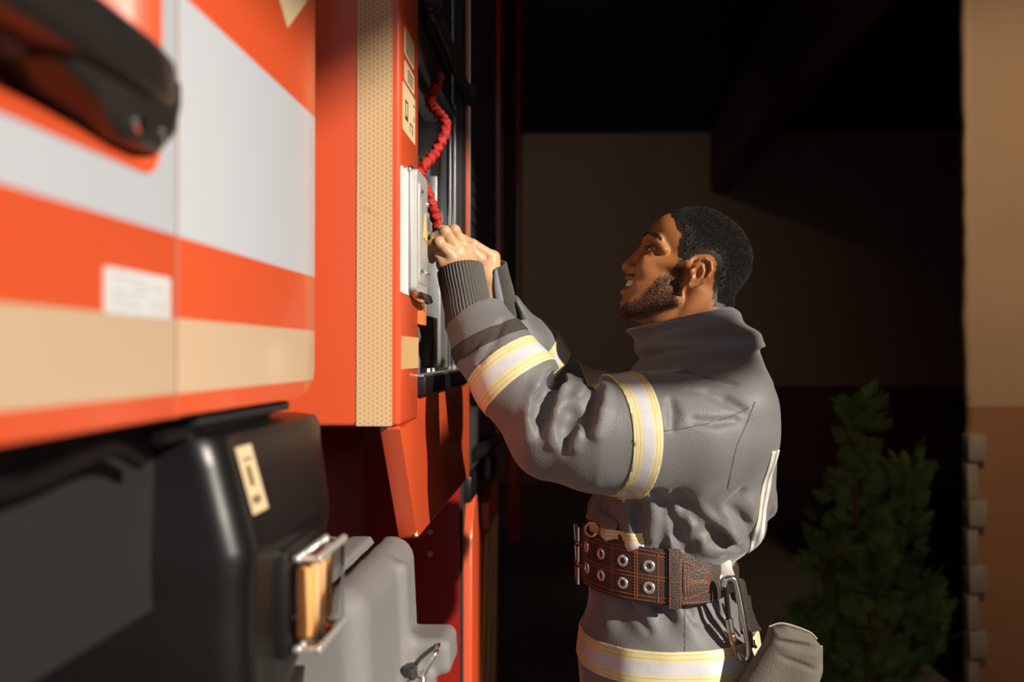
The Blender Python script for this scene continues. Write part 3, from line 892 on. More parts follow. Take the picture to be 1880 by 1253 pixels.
# ------------------------------------------------------------------ light and camera
SUN_AZ, SUN_EL = math.radians(50), math.radians(25)
sd = bpy.data.lights.new('sun', 'SUN'); sd.energy = 6.2; sd.color = (1.0, 0.91, 0.79); sd.angle = math.radians(1.2)
so = bpy.data.objects.new('sun', sd); COL.objects.link(so)
dirv = Vector((-math.sin(SUN_AZ) * math.cos(SUN_EL), math.cos(SUN_AZ) * math.cos(SUN_EL), -math.sin(SUN_EL)))
so.rotation_euler = dirv.to_track_quat('-Z', 'Y').to_euler()
so.location = (4, -4, 5)
w = bpy.data.worlds.new('sky'); w.use_nodes = True; SC.world = w
bg = w.node_tree.nodes['Background']; bg.inputs[0].default_value = (0.80, 0.84, 0.95, 1); bg.inputs[1].default_value = 0.33

cd = bpy.data.cameras.new('camera'); cd.sensor_width = 36.0; cd.lens = 36.0 * F / 1880.0
cd.dof.use_dof = True; cd.dof.focus_distance = 1.70; cd.dof.aperture_fstop = 2.6
cd.clip_start = 0.05
cam = bpy.data.objects.new('camera', cd); COL.objects.link(cam)
cam.location = (0, 0, CAMZ); cam.rotation_euler = (math.pi / 2 + PITCH, 0, 0)
SC.camera = cam
SC.view_settings.view_transform = 'Standard'
SC.view_settings.look = 'None'
SC.view_settings.gamma = 1.0
SC.view_settings.exposure = 0.0
SC.view_settings.use_curve_mapping = False
# ------------------------------------------------------------------ the firefighter: body
YH = 1.78
HS = YH / F
HO = at(1272, 505, YH)
def h2w(q):
    q = np.asarray(q, np.float64)
    return np.stack((HO[0] + q[:, 0] * HS, YH - q[:, 2] * HS, HO[2] - q[:, 1] * HS), 1)
def ab(P):
    """head frame: a forward, b down (the head is tipped back), w towards the viewer; unit = 1/1050 m"""
    return np.stack((-.899 * P[:, 0] - .438 * P[:, 1], -.438 * P[:, 0] + .899 * P[:, 1], P[:, 2]), 1).astype(np.float32)

def sym(Q):
    R = Q.copy(); R[:, 2] = np.abs(R[:, 2]); return R

def ear(Q):
    rim = [(15, -6, 71), (11, -18, 76), (2, -24, 80), (-9, -20, 83), (-15, -9, 84), (-15, 3, 83), (-11, 15, 80), (-4, 25, 76), (5, 32, 73)]
    d = ell(Q, (-1, 2, 74), (15, 26, 6))
    d = smin(d, ell(Q, (5, 26, 72), (7, 8.5, 5)), 5)
    d = smin(d, chain(Q, rim, [3, 3.4, 3.6, 3.8, 3.8, 3.6, 3.2, 3.4, 4], 1.5), 2.2)
    d = smax(d, -ell(Q, (4, 6, 80.5), (8, 11, 7)), 3)
    d = smax(d, -chain(Q, [(6, -16, 82), (-4, -18, 84), (-10, -8, 86), (-9, 8, 85)], [2.4, 2.6, 2.8, 2.0], 1), 2)
    d = smin(d, chain(Q, [(2, -10, 79), (-4, -2, 81), (-5, 9, 80), (0, 19, 77)], [2.4, 2.8, 2.8, 2.6], 1), 2)
    d = smin(d, ell(Q, (14, 7, 75), (4.5, 6, 5)), 3)
    return d

def f_head(P):
    Q = ab(P); S = sym(Q)
    d = ell(Q, (6, -41, 0), (95, 79, 73))
    d = smin(d, ell(Q, (64, -46, 0), (41, 40, 54)), 12)          # forehead
    d = smin(d, ell(Q, (52, 34, 0), (54, 66, 53)), 16)           # face block
    d = smin(d, ell(Q, (71, 60, 0), (36, 40, 40)), 12)           # muzzle
    d = smin(d, cap(S, (88, 20, 36), (24, -4, 62), 13, 10), 14)   # cheekbone
    d = smin(d, ell(S, (80, 33, 33), (20, 19, 17)), 10)          # raised cheek of a smile
    d = smin(d, cap(S, (16, 60, 45), (74, 104, 15), 13, 15), 24)  # jaw
    d = smin(d, ell(Q, (79, 107, 0), (17, 17, 20)), 10)          # chin
    d = smin(d, cap(Q, (62, 98, 0), (-14, 92, 0), 24, 40), 20)    # under the jaw
    d = smin(d, chain(S, [(105, -24, 4), (101, -27, 24), (88, -22, 44), (72, -10, 54)], [7, 8, 8, 7], 5), 8)   # brow
    d = smax(d, -ell(S, (108, -3, 32), (15, 12, 15)), 9)         # eye socket
    d = smin(d, ell(S, (86, -1, 32), (14, 13.5, 14.5)), 4)       # lids over the eyeball
    d = smin(d, cap(S, (98, -8, 20), (88, -6, 46), 3.5, 3), 3)
    d = smin(d, cap(S, (97, 9, 22), (86, 8, 44), 3.5, 3), 5)     # bag under the smiling eye
    d = smax(d, -chain(S, [(103, -3, 20), (101, -1.5, 32), (91, -0.5, 47)], [1.2, 2.6, 1.0], 0.5), 1.5)
    # nose
    d = smin(d, chain(Q, [(104, -16, 0), (103.5, -4, 0), (107.5, 14, 0), (112.5, 32, 0)], [7, 6.6, 7.5, 9], 4), 7)
    d = smin(d, ell(Q, (112.5, 40, 0), (12.5, 10.5, 12)), 6)
    d = smin(d, ell(S, (103, 41, 14.5), (10.5, 9.2, 8.2)), 3)
    d = smax(d, -ell(S, (112, 49.5, 7), (5.5, 4, 3.6)), 2)
    d = smax(d, -chain(S, [(97, 38, 23), (92, 50, 31)], [1.6, 2.0], 1), 5)    # smile fold
    # lips and open mouth
    d = smin(d, chain(S, [(105.5, 57.5, 0), (102.5, 56.5, 12), (94, 53, 22), (85, 50, 31)], [5.2, 4.8, 4, 2.6], 3), 4)
    d = smin(d, chain(S, [(99.5, 84, 0), (96, 82.5, 13), (91, 76, 23), (85, 60, 31)], [7, 6, 4.4, 2.6], 3), 4)
    d = smax(d, -chain(S, [(106, 70, 0), (102, 69, 12), (96, 65.5, 21), (87, 57.5, 29.5)], [7.8, 7.8, 7.4, 3.2], 2), 1.5)
    d = smax(d, -cap(S, (84, 53, 34), (78, 66, 36), 1.5, 2), 5)
    d = smin(d, ear(S), 3)
    # neck, sternomastoid and upper chest
    n0 = (16, 30, 0)
    N = P.astype(np.float32)
    neck = cap(N, (20, 20, 0), (26, 190, 0), 50, 56)
    d = smin(d, neck, 14)
    d = smin(d, cap(N * np.array((1, 1, 1), np.float32), (2, 34, 42), (-50, 150, 22), 8, 12), 18)
    d = smin(d, cap(N, (2, 34, -42), (-50, 150, -22), 8, 12), 18)
    return d

def poly_sd(A, poly):
    """signed distance (positive inside) in the a,b plane"""
    x, y = A[:, 0], A[:, 1]
    inside = np.zeros(len(A), bool); dist = np.full(len(A), 1e9, np.float32)
    n = len(poly)
    for i in range(n):
        (x0, y0), (x1, y1) = poly[i], poly[(i + 1) % n]
        ex, ey = x1 - x0, y1 - y0
        t = np.clip(((x - x0) * ex + (y - y0) * ey) / (ex * ex + ey * ey), 0, 1)
        dist = np.minimum(dist, np.hypot(x - x0 - t * ex, y - y0 - t * ey))
        c = ((y0 > y) != (y1 > y)) & (x < (x1 - x0) * (y - y0) / (y1 - y0 + 1e-9) + x0)
        inside ^= c
    return np.where(inside, dist, -dist)
HAIR = [(92, -82), (80, -66), (68, -52), (57, -48), (55, -30), (46, -8), (32, -4), (24, -18), (14, -28), (-2, -34), (-18, -30), (-25, -12), (-30, 2), (-40, 22), (-50, 42), (-100, 36), (-160, 0), (-160, -170), (60, -170), (92, -96)]
BEARD = [(46, -8), (49, 12), (66, 40), (76, 60), (78, 76), (86, 92), (97, 100), (104, 110), (98, 128), (76, 136), (44, 118), (2, 74), (11, 24), (24, -10)]
MOUST = [(108, 50), (94, 49), (84, 52), (80, 62), (86, 60), (98, 55), (110, 56)]

M_SKIN = NT('skin')
_t = M_SKIN
va = _t.n('ShaderNodeVertexColor'); va.layer_name = 'tint'
be = _t.n('ShaderNodeAttribute'); be.attribute_name = 'stubble'
n1 = _t.noise(45, 5); n2 = _t.noise(900, 2, 0.6)
hs = _t.n('ShaderNodeHueSaturation'); _t.l(va.outputs[0], hs.inputs['Color'])
mr = _t.n('ShaderNodeMapRange'); _t.l(n1, mr.inputs[0]); mr.inputs[3].default_value = 0.82; mr.inputs[4].default_value = 1.18
_t.l(mr.outputs[0], hs.inputs['Value'])
sp = _t.math('LESS_THAN', n2, _t.math('MULTIPLY', be.outputs['Fac'], 0.66))
_t.l(_t.mix(sp, hs.outputs[0], (0.012, 0.008, 0.006)), _t.b.inputs['Base Color'])
_t.set(Roughness=0.46)
_t.b.inputs['Subsurface Weight'].default_value = 0.08
_t.b.inputs['Subsurface Radius'].default_value = (0.006, 0.0025, 0.0012)
_t.bump(_t.noise(620, 3), 0.25, 0.0004)
M_SKIN = _t.m
_h = NT('black_hair')
_m = _h.n('ShaderNodeMapRange'); _h.l(_h.noise(640, 2, .6), _m.inputs[0]); _m.inputs[1].default_value = 0.63; _m.inputs[2].default_value = 0.72
_h.l(_h.mix(_m.outputs[0], (0.0045, 0.0035, 0.003), (0.20, 0.125, 0.075)), _h.b.inputs['Base Color'])  # tan specks: glints off the curls painted in, and scalp between hairs
_h.set(Roughness=0.36); _h.b.inputs['Specular IOR Level'].default_value = 0.6
_h.bump(_h.noise(480, 3), 1.0, 0.012)
M_HAIR = _h.m
M_BEARD = simple('beard_hair', (0.008, 0.005, 0.0035), 0.6, var=0.4, vscale=300, bump=0.8, bscale=700, bdist=0.002)

hv, hf = sdf_mesh(f_head, (-150, -140, -92), (120, 190, 92), 1.7)
hq = ab(hv.astype(np.float32))

# ---- hands
def M3(px, py, Y): return at(px, py, Y)
def fing(P, js, r0, r1):
    pts = [M3(*j) for j in js]
    rs = np.linspace(r0, r1, len(pts))
    return chain(P, pts, rs, 0.004)

LW0, LW1 = M3(868, 592, 1.705), M3(848, 508, 1.735)
LMC = [(858, 463, 1.768), (843, 463, 1.748), (828, 470, 1.735), (815, 484, 1.735)]
LF = [([(858, 463, 1.768), (834, 424, 1.752), (811, 423, 1.762), (798, 431, 1.778)], .0100, .0075),
      ([(843, 463, 1.748), (817, 427, 1.728), (796, 437, 1.735), (789, 454, 1.750)], .0102, .0078),
      ([(828, 470, 1.735), (806, 446, 1.715), (792, 449, 1.722), (786, 465, 1.738)], .0096, .0074),
      ([(815, 484, 1.735), (802, 466, 1.733), (794, 468, 1.744), (793, 478, 1.757)], .0082, .0064)]
def f_handL(P):
    d = cap(P, LW0, LW1, 0.027, 0.0270)
    pal = None
    for m, r in zip(LMC, (.0135, .0138, .0132, .0125)):
        e = cap(P, LW1, M3(*m), 0.020, r)
        pal = e if pal is None else smin(pal, e, 0.008)
    pal = smin(pal, cap(P, M3(828, 500, 1.735), M3(818, 488, 1.74), 0.018, 0.013), 0.01)
    d = smin(d, pal, 0.014)
    for js, r0, r1 in LF:
        pts = [M3(*j) for j in js]
        rs = [r0 * 1.08, r0, r0 * .88, r1]
        e = chain(P, pts, rs, 0.003)
        e = smin(e, np.linalg.norm(P - pts[1].astype(np.float32), axis=1) - r0 * 1.1, 0.003)
        d = smin(d, e, 0.0045)
    # knuckles and tendons
    for m in LMC[:3]:
        d = smin(d, np.linalg.norm(P - (M3(m[0], m[1] - 2, m[2] - .007)).astype(np.float32), axis=1) - 0.0085, 0.008)
    th = chain(P, [M3(862, 492, 1.765), M3(858, 462, 1.80), M3(832, 440, 1.812), M3(810, 431, 1.803)], [.016, .0125, .0105, .0085], 0.005)
    d = smin(d, th, 0.008)
    for a, b in (((836, 458), (823, 430)), ((850, 462), (828, 436))):
        pass
    return d
RW0, RW1 = M3(908, 575, 1.86), M3(894, 505, 1.835)
RF = [([(905, 473, 1.835), (868, 450, 1.812), (845, 438, 1.812), (826, 432, 1.806)], .0105, .008),
      ([(906, 480, 1.852), (866, 462, 1.845), (842, 452, 1.838), (826, 447, 1.83)], .0103, .008),
      ([(903, 488, 1.866), (868, 476, 1.866), (846, 468, 1.858), (832, 462, 1.85)], .0096, .0075),
      ([(898, 498, 1.876), (870, 490, 1.88), (852, 482, 1.874), (842, 476, 1.866)], .0082, .0066)]
def f_handR(P):
    d = cap(P, RW0, RW1, 0.031, 0.027)
    pal = None
    for js, r0, r1 in RF:
        e = cap(P, RW1, M3(*js[0]), 0.019, 0.0135)
        pal = e if pal is None else smin(pal, e, 0.008)
    d = smin(d, pal, 0.012)
    for js, r0, r1 in RF:
        pts = [M3(*j) for j in js]
        d = smin(d, chain(P, pts, [r0 * 1.08, r0, r0 * .9, r1], 0.003), 0.0045)
    th = chain(P, [M3(885, 505, 1.815), M3(880, 476, 1.792), M3(862, 458, 1.785), M3(846, 448, 1.79)], [.016, .0125, .0108, .0088], 0.005)
    return smin(d, th, 0.008)
def bbox(js, pad=.05):
    A = np.array([M3(*j) for j in js]); return A.min(0) - pad, A.max(0) + pad
lo, hi = bbox([(785, 410, 1.7), (890, 600, 1.82)], .03)
lv, lf = sdf_mesh(f_handL, lo, hi, 0.0016)
lo, hi = bbox([(815, 425, 1.77), (915, 590, 1.89)], .03)
rv, rf = sdf_mesh(f_handR, lo, hi, 0.0018)

# ---- everything the clothes cover: torso, arms, legs
def f_core(P):
    d = cap(P, at(1280, 720, 1.80), at(1225, 1150, 1.80), 0.09, 0.075)
    d = smin(d, cap(P, at(1315, 740, 1.70), at(1315, 740, 1.90), 0.06), 0.05)
    d = smin(d, cap(P, at(1290, 600, 1.79), at(1290, 760, 1.80), 0.055, 0.08), 0.04)
    d = smin(d, chain(P, [at(1320, 780, 1.66), at(1010, 800, 1.635), at(880, 595, 1.705)], [.055, .042, .030], .02), 0.03)
    d = smin(d, chain(P, [at(1300, 765, 1.95), at(1035, 738, 1.945), at(910, 580, 1.865)], [.055, .042, .030], .02), 0.03)
    for y, dx in ((1.71, -0.02), (1.90, 0.03)):
        d = smin(d, chain(P, [(0.27, y, 0.90), (0.25 + dx, y, 0.50), (0.29 + dx, y, 0.10)], [.085, .06, .045], .03), 0.03)
    return d
cv, cf = sdf_mesh(f_core, (-0.14, 1.52, 0.03), (0.52, 2.08, 1.55), 0.012)

FACE = np.array((0.37, 0.145, 0.046)); HAND = np.array((0.56, 0.335, 0.19))  # HAND is paler than FACE: strong sun put into the skin colour
def tint_head():
    q = hq; n = len(q); w = np.abs(q[:, 2])
    c = np.tile(FACE, (n, 1))
    def blend(m, col): c[:] = c * (1 - m[:, None]) + np.array(col) * m[:, None]
    S = sym(q)
    lipd = np.minimum(chain(S, [(106, 60, 0), (102.5, 59, 12), (94, 57, 22), (85, 54.5, 30)], [5, 4.6, 3.4, 1.5], 2),
                      chain(S, [(100, 80, 0), (96, 78, 13), (91, 70.5, 23), (85, 56.5, 30)], [6.2, 5.2, 3.6, 1.5], 2))
    blend(1 - sstep(0, 3, lipd), (0.30, 0.10, 0.055))
    mouth = chain(S, [(101, 70, 0), (97, 69, 12), (91, 64.5, 21)], [6.5, 5.8, 4], 2)
    blend((1 - sstep(-1, 1.5, mouth)) * (lipd > 0.5), (0.06, 0.014, 0.01))
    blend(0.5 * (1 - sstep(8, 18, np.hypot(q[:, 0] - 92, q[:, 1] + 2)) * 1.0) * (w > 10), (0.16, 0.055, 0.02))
    st = np.clip((poly_sd(q, BEARD) + 5 * vnoise(q, 0.3, 77)) / 16 + 0.30, 0, 0.80)
    st = np.maximum(st, 0.9 * np.clip(poly_sd(q, MOUST) / 3 + 0.5, 0, 1) * (w < 32))
    st = np.maximum(st, np.clip((poly_sd(q, HAIR) + 3 * vnoise(q, 0.6, 78)) / 7 + 0.75, 0, 1.05))
    return c, st
hc, hst = tint_head()
allv = np.concatenate([h2w(hv), lv, rv, cv])
off = np.cumsum([0, len(hv), len(lv), len(rv)])
allf = np.concatenate([hf + off[0], lf + off[1], rf + off[2], cf + off[3]])
tint = np.concatenate([hc, np.tile(HAND, (len(lv) + len(rv), 1)), np.tile(FACE, (len(cv), 1))])
stub = np.concatenate([hst, np.zeros(len(lv) + len(rv) + len(cv))])
person = mesh_obj('person', allv, allf, M_SKIN)
tag(person, 'smiling firefighter in dark reflective coat and wide eyelet belt pulling a red cord', 'person')
ca = person.data.color_attributes.new('tint', 'FLOAT_COLOR', 'POINT')
ca.data.foreach_set('color', np.concatenate([tint, np.ones((len(tint), 1))], 1).astype(np.float32).ravel())
sa = person.data.attributes.new('stubble', 'FLOAT', 'POINT')
sa.data.foreach_set('value', stub.astype(np.float32))

def child(name, v, f, mats, parent=None, smooth=True):
    return mesh_obj(name, v, f, mats, parent or person, smooth)

# ---- hair and beard: short cropped shells with tufts
def tufts(verts, faces, n, L, wdt, seed, noise=.6):
    rs = np.random.RandomState(seed)
    f = faces[rs.randint(0, len(faces), n)]
    a, b, c = verts[f[:, 0]], verts[f[:, 1]], verts[f[:, 2]]
    u = rs.rand(n, 1); p = a + (b - a) * u + (c - a) * rs.rand(n, 1) * (1 - u)
    nr = np.cross(b - a, c - a); nr /= np.linalg.norm(nr, axis=1, keepdims=True) + 1e-12
    d = nr + rs.normal(size=(n, 3)) * noise; d /= np.linalg.norm(d, axis=1, keepdims=True)
    s = np.cross(d, rs.normal(size=(n, 3))); s /= np.linalg.norm(s, axis=1, keepdims=True)
    l = L * (0.5 + rs.rand(n, 1))
    tv = np.stack((p - s * wdt - nr * L * .3, p + s * wdt - nr * L * .3, p + d * l), 1).reshape(-1, 3)
    return tv, np.arange(n * 3).reshape(-1, 3)
def shell(poly, th, seed, extra=None):
    def f(P):
        Q = ab(P)
        sd = poly_sd(Q, poly)
        if extra is not None: sd = np.maximum(sd, extra(Q))
        k = sd - 5 + 4.5 * vnoise(Q, 0.45, seed) + 2.5 * vnoise(Q, 1.1, seed + 1)
        t = -2.0 + (th + 2.0) * sstep(-5, 20, k) + 0.6 * vnoise(Q, 1.3, seed + 2)
        return np.maximum(f_head(P) - t, -sd - 7)
    return f
v, fc = sdf_mesh(shell(HAIR, 4.2, 5), (-62, -146, -92), (122, 70, 92), 2.0)
q = ab(v.astype(np.float32))
keep = np.abs(ear(sym(q))) > 3.0
wv = h2w(v)
sd = poly_sd(q, HAIR)
ff = fc[(sd[fc] > 1).all(1)]
tv, tf = tufts(wv, ff, 15000, 0.0026, 0.00045, 1)
child('hair', np.concatenate([wv, tv]), [list(x) for x in fc] + [list(x + len(wv)) for x in tf], M_HAIR)
q = hq; sd = poly_sd(q, BEARD); sm_ = poly_sd(q, MOUST)
sdv = np.maximum(sd, np.where(np.abs(q[:, 2]) < 32, sm_ * 1.6 - 1, -9)) + 3.0 * vnoise(q, 0.5, 15) + 1.5 * vnoise(q, 1.3, 16)
hwv = h2w(hv)
parts_ = []
for lim, cnt, L_, sd_ in ((-4, 5000, 0.0014, 21), (4, 7000, 0.0018, 22), (11, 8000, 0.0024, 23)):
    ff = hf[(sdv[hf] > lim).all(1)]
    parts_.append(tufts(hwv, ff, cnt, L_, 0.00028, sd_, .9)[0])
tv = np.concatenate(parts_)
child('beard', tv, np.arange(len(tv)).reshape(-1, 3), M_BEARD, smooth=False)
def f_brow(P):
    S = sym(ab(P))
    reg = chain(S, [(113, -29, 9), (110, -34, 26), (98, -31, 44), (86, -24, 53)], [4.5, 5.5, 5, 2.5], 2)
    return np.maximum(f_head(P) - 1.8 - .6 * vnoise(P, 1.2, 8), reg + 1.5 * vnoise(P, 1.0, 9))
v, fc = sdf_mesh(f_brow, (-130, -100, -64), (-60, -40, 64), 1.5)
wv = h2w(v); tv, tf = tufts(wv, fc, 1500, 0.003, 0.0003, 3)
child('eyebrows', np.concatenate([wv, tv]), [list(x) for x in fc] + [list(x + len(wv)) for x in tf], M_BEARD)

# ---- eyes, teeth, ear stud
def ab_to_w(p):
    a, b, w = p
    return h2w(np.array([[-.899 * a - .438 * b, -.438 * a + .899 * b, w]]))[0]
M_EYE = NT('eye')
M_EYE.set(Roughness=0.1); 
_s = M_EYE.n('ShaderNodeTexCoord'); _d = M_EYE.n('ShaderNodeVectorMath'); _d.operation = 'DISTANCE'
M_EYE.l(_s.outputs['Object'], _d.inputs[0]); _d.inputs[1].default_value = (-0.0105, 0, 0.005)
_r = M_EYE.n('ShaderNodeValToRGB'); M_EYE.l(M_EYE.math('MULTIPLY', _d.outputs['Value'], 80.0), _r.inputs[0])
_r.color_ramp.elements[0].color = (0.006, 0.004, 0.003, 1); _r.color_ramp.elements[0].position = 0.48
_r.color_ramp.elements[1].color = (0.60, 0.52, 0.44, 1); _r.color_ramp.elements[1].position = 0.56
M_EYE.l(_r.outputs[0], M_EYE.b.inputs['Base Color'])
for sgn in (1, -1):
    bm = bmesh.new(); bmesh.ops.create_uvsphere(bm, u_segments=24, v_segments=16, radius=12.6 * HS)
    o = bm_obj('eye', bm, M_EYE.m)
    o.parent = person
    o.location = ab_to_w((86.5, -1, 32 * sgn))
def f_teeth(P):
    Q = ab(P); S = sym(Q)
    e = np.stack((Q[:, 0] - 70, Q[:, 2] * 1.12), 1)
    r = np.linalg.norm(e, axis=1) - 33.0
    ang = np.arctan2(Q[:, 2] * 1.12, Q[:, 0] - 70)
    r = r + 0.7 * np.abs(np.cos(ang * 8.5)) ** 6
    low = 73.0 - 5.0 * sstep(8, 26, S[:, 2]) * 1.2
    return smax(smax(np.abs(r + 2.5) - 2.5, Q[:, 1] - low, 1.5), 56 - Q[:, 1], 1)
v, fc = sdf_mesh(f_teeth, (-150, -30, -40), (-50, 60, 40), 1.3)
child('teeth', h2w(v), fc, simple('tooth_enamel', (0.78, 0.70, 0.58), 0.2, var=0.03))
for sgn in (1, -1):
    bm = bmesh.new()
    add_tube(bm, spline([ab_to_w(p) for p in ((102.5, -2.5, 18 * sgn), (102.2, -5.5, 25 * sgn), (101.0, -6.0, 33 * sgn), (95, -4, 42 * sgn), (88, -0.5, 49 * sgn))], 5), [0.0004] + [0.0011] * 19 + [.0004], 6)
    bm_obj('eyelashes', bm, M_BEARD, person)
bm = bmesh.new(); bmesh.ops.create_uvsphere(bm, u_segments=12, v_segments=8, radius=0.0022)
for v_ in bm.verts: v_.co += Vector(ab_to_w((8, 29, 77.5)))
o = bm_obj('ear_stud', bm, M_CHROME, person)

# ------------------------------------------------------------------ the turnout coat
TT = [(600, 1225, 1358, .075), (640, 1192, 1386, .105), (670, 1168, 1396, .150), (700, 1146, 1409, .185), (750, 1126, 1414, .205), (820, 1108, 1416, .205),
      (900, 1095, 1412, .195), (950, 1085, 1402, .183), (985, 1080, 1384, .170), (1015, 1086, 1346, .150), (1060, 1086, 1334, .143), (1100, 1086, 1346, .150), (1150, 1068, 1384, .172),
      (1200, 1062, 1391, .180), (1253, 1066, 1388, .184), (1320, 1070, 1384, .186), (1420, 1075, 1380, .186)]
YT = 1.80
tz = np.array([at(1200, r[0], YT)[2] for r in TT])[::-1]
tx0 = np.array([at(r[1], r[0], YT)[0] for r in TT])[::-1]
tx1 = np.array([at(r[2], r[0], YT)[0] for r in TT])[::-1]
tb = np.array([r[3] for r in TT])[::-1]
def zpx(y, Y): return at(1200, y, Y)[2]
def xpx(x, Y): return at(x, 650, Y)[0]
ARML = [((1318, 792, 1.668), .102), ((1260, 800, 1.648), .101), ((1180, 801, 1.635), .0985), ((1090, 800, 1.625), .090), ((1012, 800, 1.625), .068), ((948, 704, 1.645), .0655), ((905, 640, 1.675), .0605), ((880, 594, 1.70), .057)]
ARMR = [((1292, 775, 1.945), .088), ((1180, 762, 1.96), .082), ((1090, 750, 1.962), .072), ((1042, 728, 1.95), .063), ((966, 644, 1.90), .061), ((916, 584, 1.868), .056)]
# folds: pixel path and radius; depth is found on the coat itself
FOLDS = [[(1009, 716, .014), (999, 740, .017), (993, 766, .015), (991, 800, .003)],
         [(1061, 738, .007), (1052, 760, .014), (1043, 788, .015), (1038, 828, .003)],
         [(1091, 718, .015), (1085, 744, .017), (1079, 770, .014), (1076, 798, .003)],
         [(1244, 684, .003), (1272, 682, .008), (1300, 688, .009), (1344, 703, .004)],
         [(1262, 716, .002), (1300, 722, .005), (1330, 734, .005), (1362, 752, .002)],
         [(1350, 772, .002), (1310, 776, .004), (1275, 772, .002)],
         [(1232, 738, .004), (1236, 760, .006), (1234, 785, .002)],
         [(1150, 905, .006), (1169, 940, .007), (1178, 1000, .007)],
         [(1205, 905, .007), (1221, 930, .010), (1219, 970, .009), (1216, 1008, .007)],
         [(1246, 905, .007), (1260, 928, .011), (1290, 966, .012), (1330, 992, .010), (1362, 1010, .004)],
         [(1302, 972, .004), (1280, 990, .011), (1262, 1012, .009)],
         [(1236, 950, .004), (1244, 980, .007), (1254, 1012, .006)],
         [(1360, 905, .004), (1340, 930, .007), (1372, 965, .003)],
         [(1212, 1110, .009), (1222, 1124, .008), (1232, 1140, .003)],
         [(1261, 1108, .008), (1268, 1124, .007), (1276, 1142, .002)],
         [(1300, 1098, .008), (1322, 1130, .005), (1338, 1165, .002)],
         [(1150, 1106, .008), (1168, 1130, .006), (1190, 1160, .002)],
         [(925, 590, .003), (905, 630, .005), (882, 664, .003)],
         [(900, 612, .002), (868, 640, .004), (850, 660, .003)],
         ]
BULGES = [[(1030, 712, .010), (1022, 760, .010), (1016, 815, .006)],
          [(1068, 735, .008), (1062, 775, .008), (1056, 820, .005)],
          [(984, 715, .010), (974, 760, .010), (970, 805, .005)],
          [(1112, 715, .010), (1104, 755, .010), (1098, 800, .005)],
          [(1197, 930, .008), (1198, 985, .008)], [(1242, 930, .007), (1240, 962, .006)], [(1300, 948, .008), (1350, 990, .008)], [(1320, 1010, .008), (1300, 1008, .007)],
          [(1156, 960, .006), (1158, 1000, .006)]]
CUTS = [([(1021, 700, 1.66), (1020, 700, 1.60)], [.016, .017]), ([(1088, 705, 1.66), (1087, 705, 1.60)], [.013, .014])]
CUTS = [([at(*p) for p in a_], r_) for a_, r_ in CUTS]
TOPS = [([(1040, 702, 1.625), (1034, 712, 1.60)], [.010, .012]), ([(1066, 728, 1.615), (1066, 745, 1.59)], [.010, .011]), ([(1000, 688, 1.61), (990, 705, 1.59)], [.013, .012])]
TOPS = [([at(*p) for p in a_], r_) for a_, r_ in TOPS]
armL = [at(*p) for p, r in ARML]; rL = [r for p, r in ARML]
armR = [at(*p) for p, r in ARMR]; rR = [r for p, r in ARMR]
CC0, CC1 = at(1288, 645, YH), at(1248, 582, YH)
CU = np.array((.974, 0, .226)); CN = np.array((-.226, 0, .974)); CL = float((CC1 - CC0) @ CN)

def f_torso(P):
    z = P[:, 2]
    x0 = np.interp(z, tz, tx0); x1 = np.interp(z, tz, tx1); b = np.interp(z, tz, tb)
    a = (x1 - x0) / 2; cx = (x0 + x1) / 2
    qx = np.abs((P[:, 0] - cx) / a); qy = np.abs((P[:, 1] - YT) / b)
    nrm = (qx ** 2.25 + qy ** 2.25) ** (1 / 2.25)
    d = (nrm - 1) * np.minimum(a, b) * 0.92
    d = smax(d, z - zpx(612, YT), 0.03)
    # blouse drapes above the belt, gathers below it
    m1 = sstep(zpx(1022, 1.65), zpx(985, 1.65), z) * (1 - sstep(zpx(960, 1.65), zpx(890, 1.65), z))
    s = P[:, 0] + 0.25 * (z - 1.1) + 0.008 * vnoise(P, 22, 31)
    th = np.arctan2(P[:, 1] - YT, P[:, 0] - cx)
    d = d - 0.0055 * m1 * np.sin(s * 118 + 0.9) - 0.004 * m1 * np.sin(th * 15)
    m2 = sstep(zpx(1200, 1.65), zpx(1140, 1.65), z) * (1 - sstep(zpx(1110, 1.65), zpx(1080, 1.65), z))
    d = d - 0.0045 * m2 * np.sin(s * 92 + 2.0)
    return d

def f_collar(P):
    t = ((P - CC0.astype(np.float32)) @ CN.astype(np.float32)) / CL
    c = CC0 + (CC1 - CC0) * t[:, None]
    q = P - c
    s = q @ CU; y = q[:, 1]
    a = 0.0850 + 0.016 * (1 - t) + 0.004 * np.sin(t * 9 + 2.5 * vnoise(P, 18, 5))
    b = 0.076 + 0.018 * (1 - t) + 0.004 * np.sin(t * 9 + 2.5 * vnoise(P, 18, 5))
    a = np.where(s < 0, a + 0.010 * (t - .3), a)
    d = (np.hypot(s / a, y / b) - 1) * 0.08
    sh = np.abs(d) - 0.0055
    return smax(smax(sh, (t - 1.0) * CL, 0.006), (-0.25 - t) * CL, 0.006)

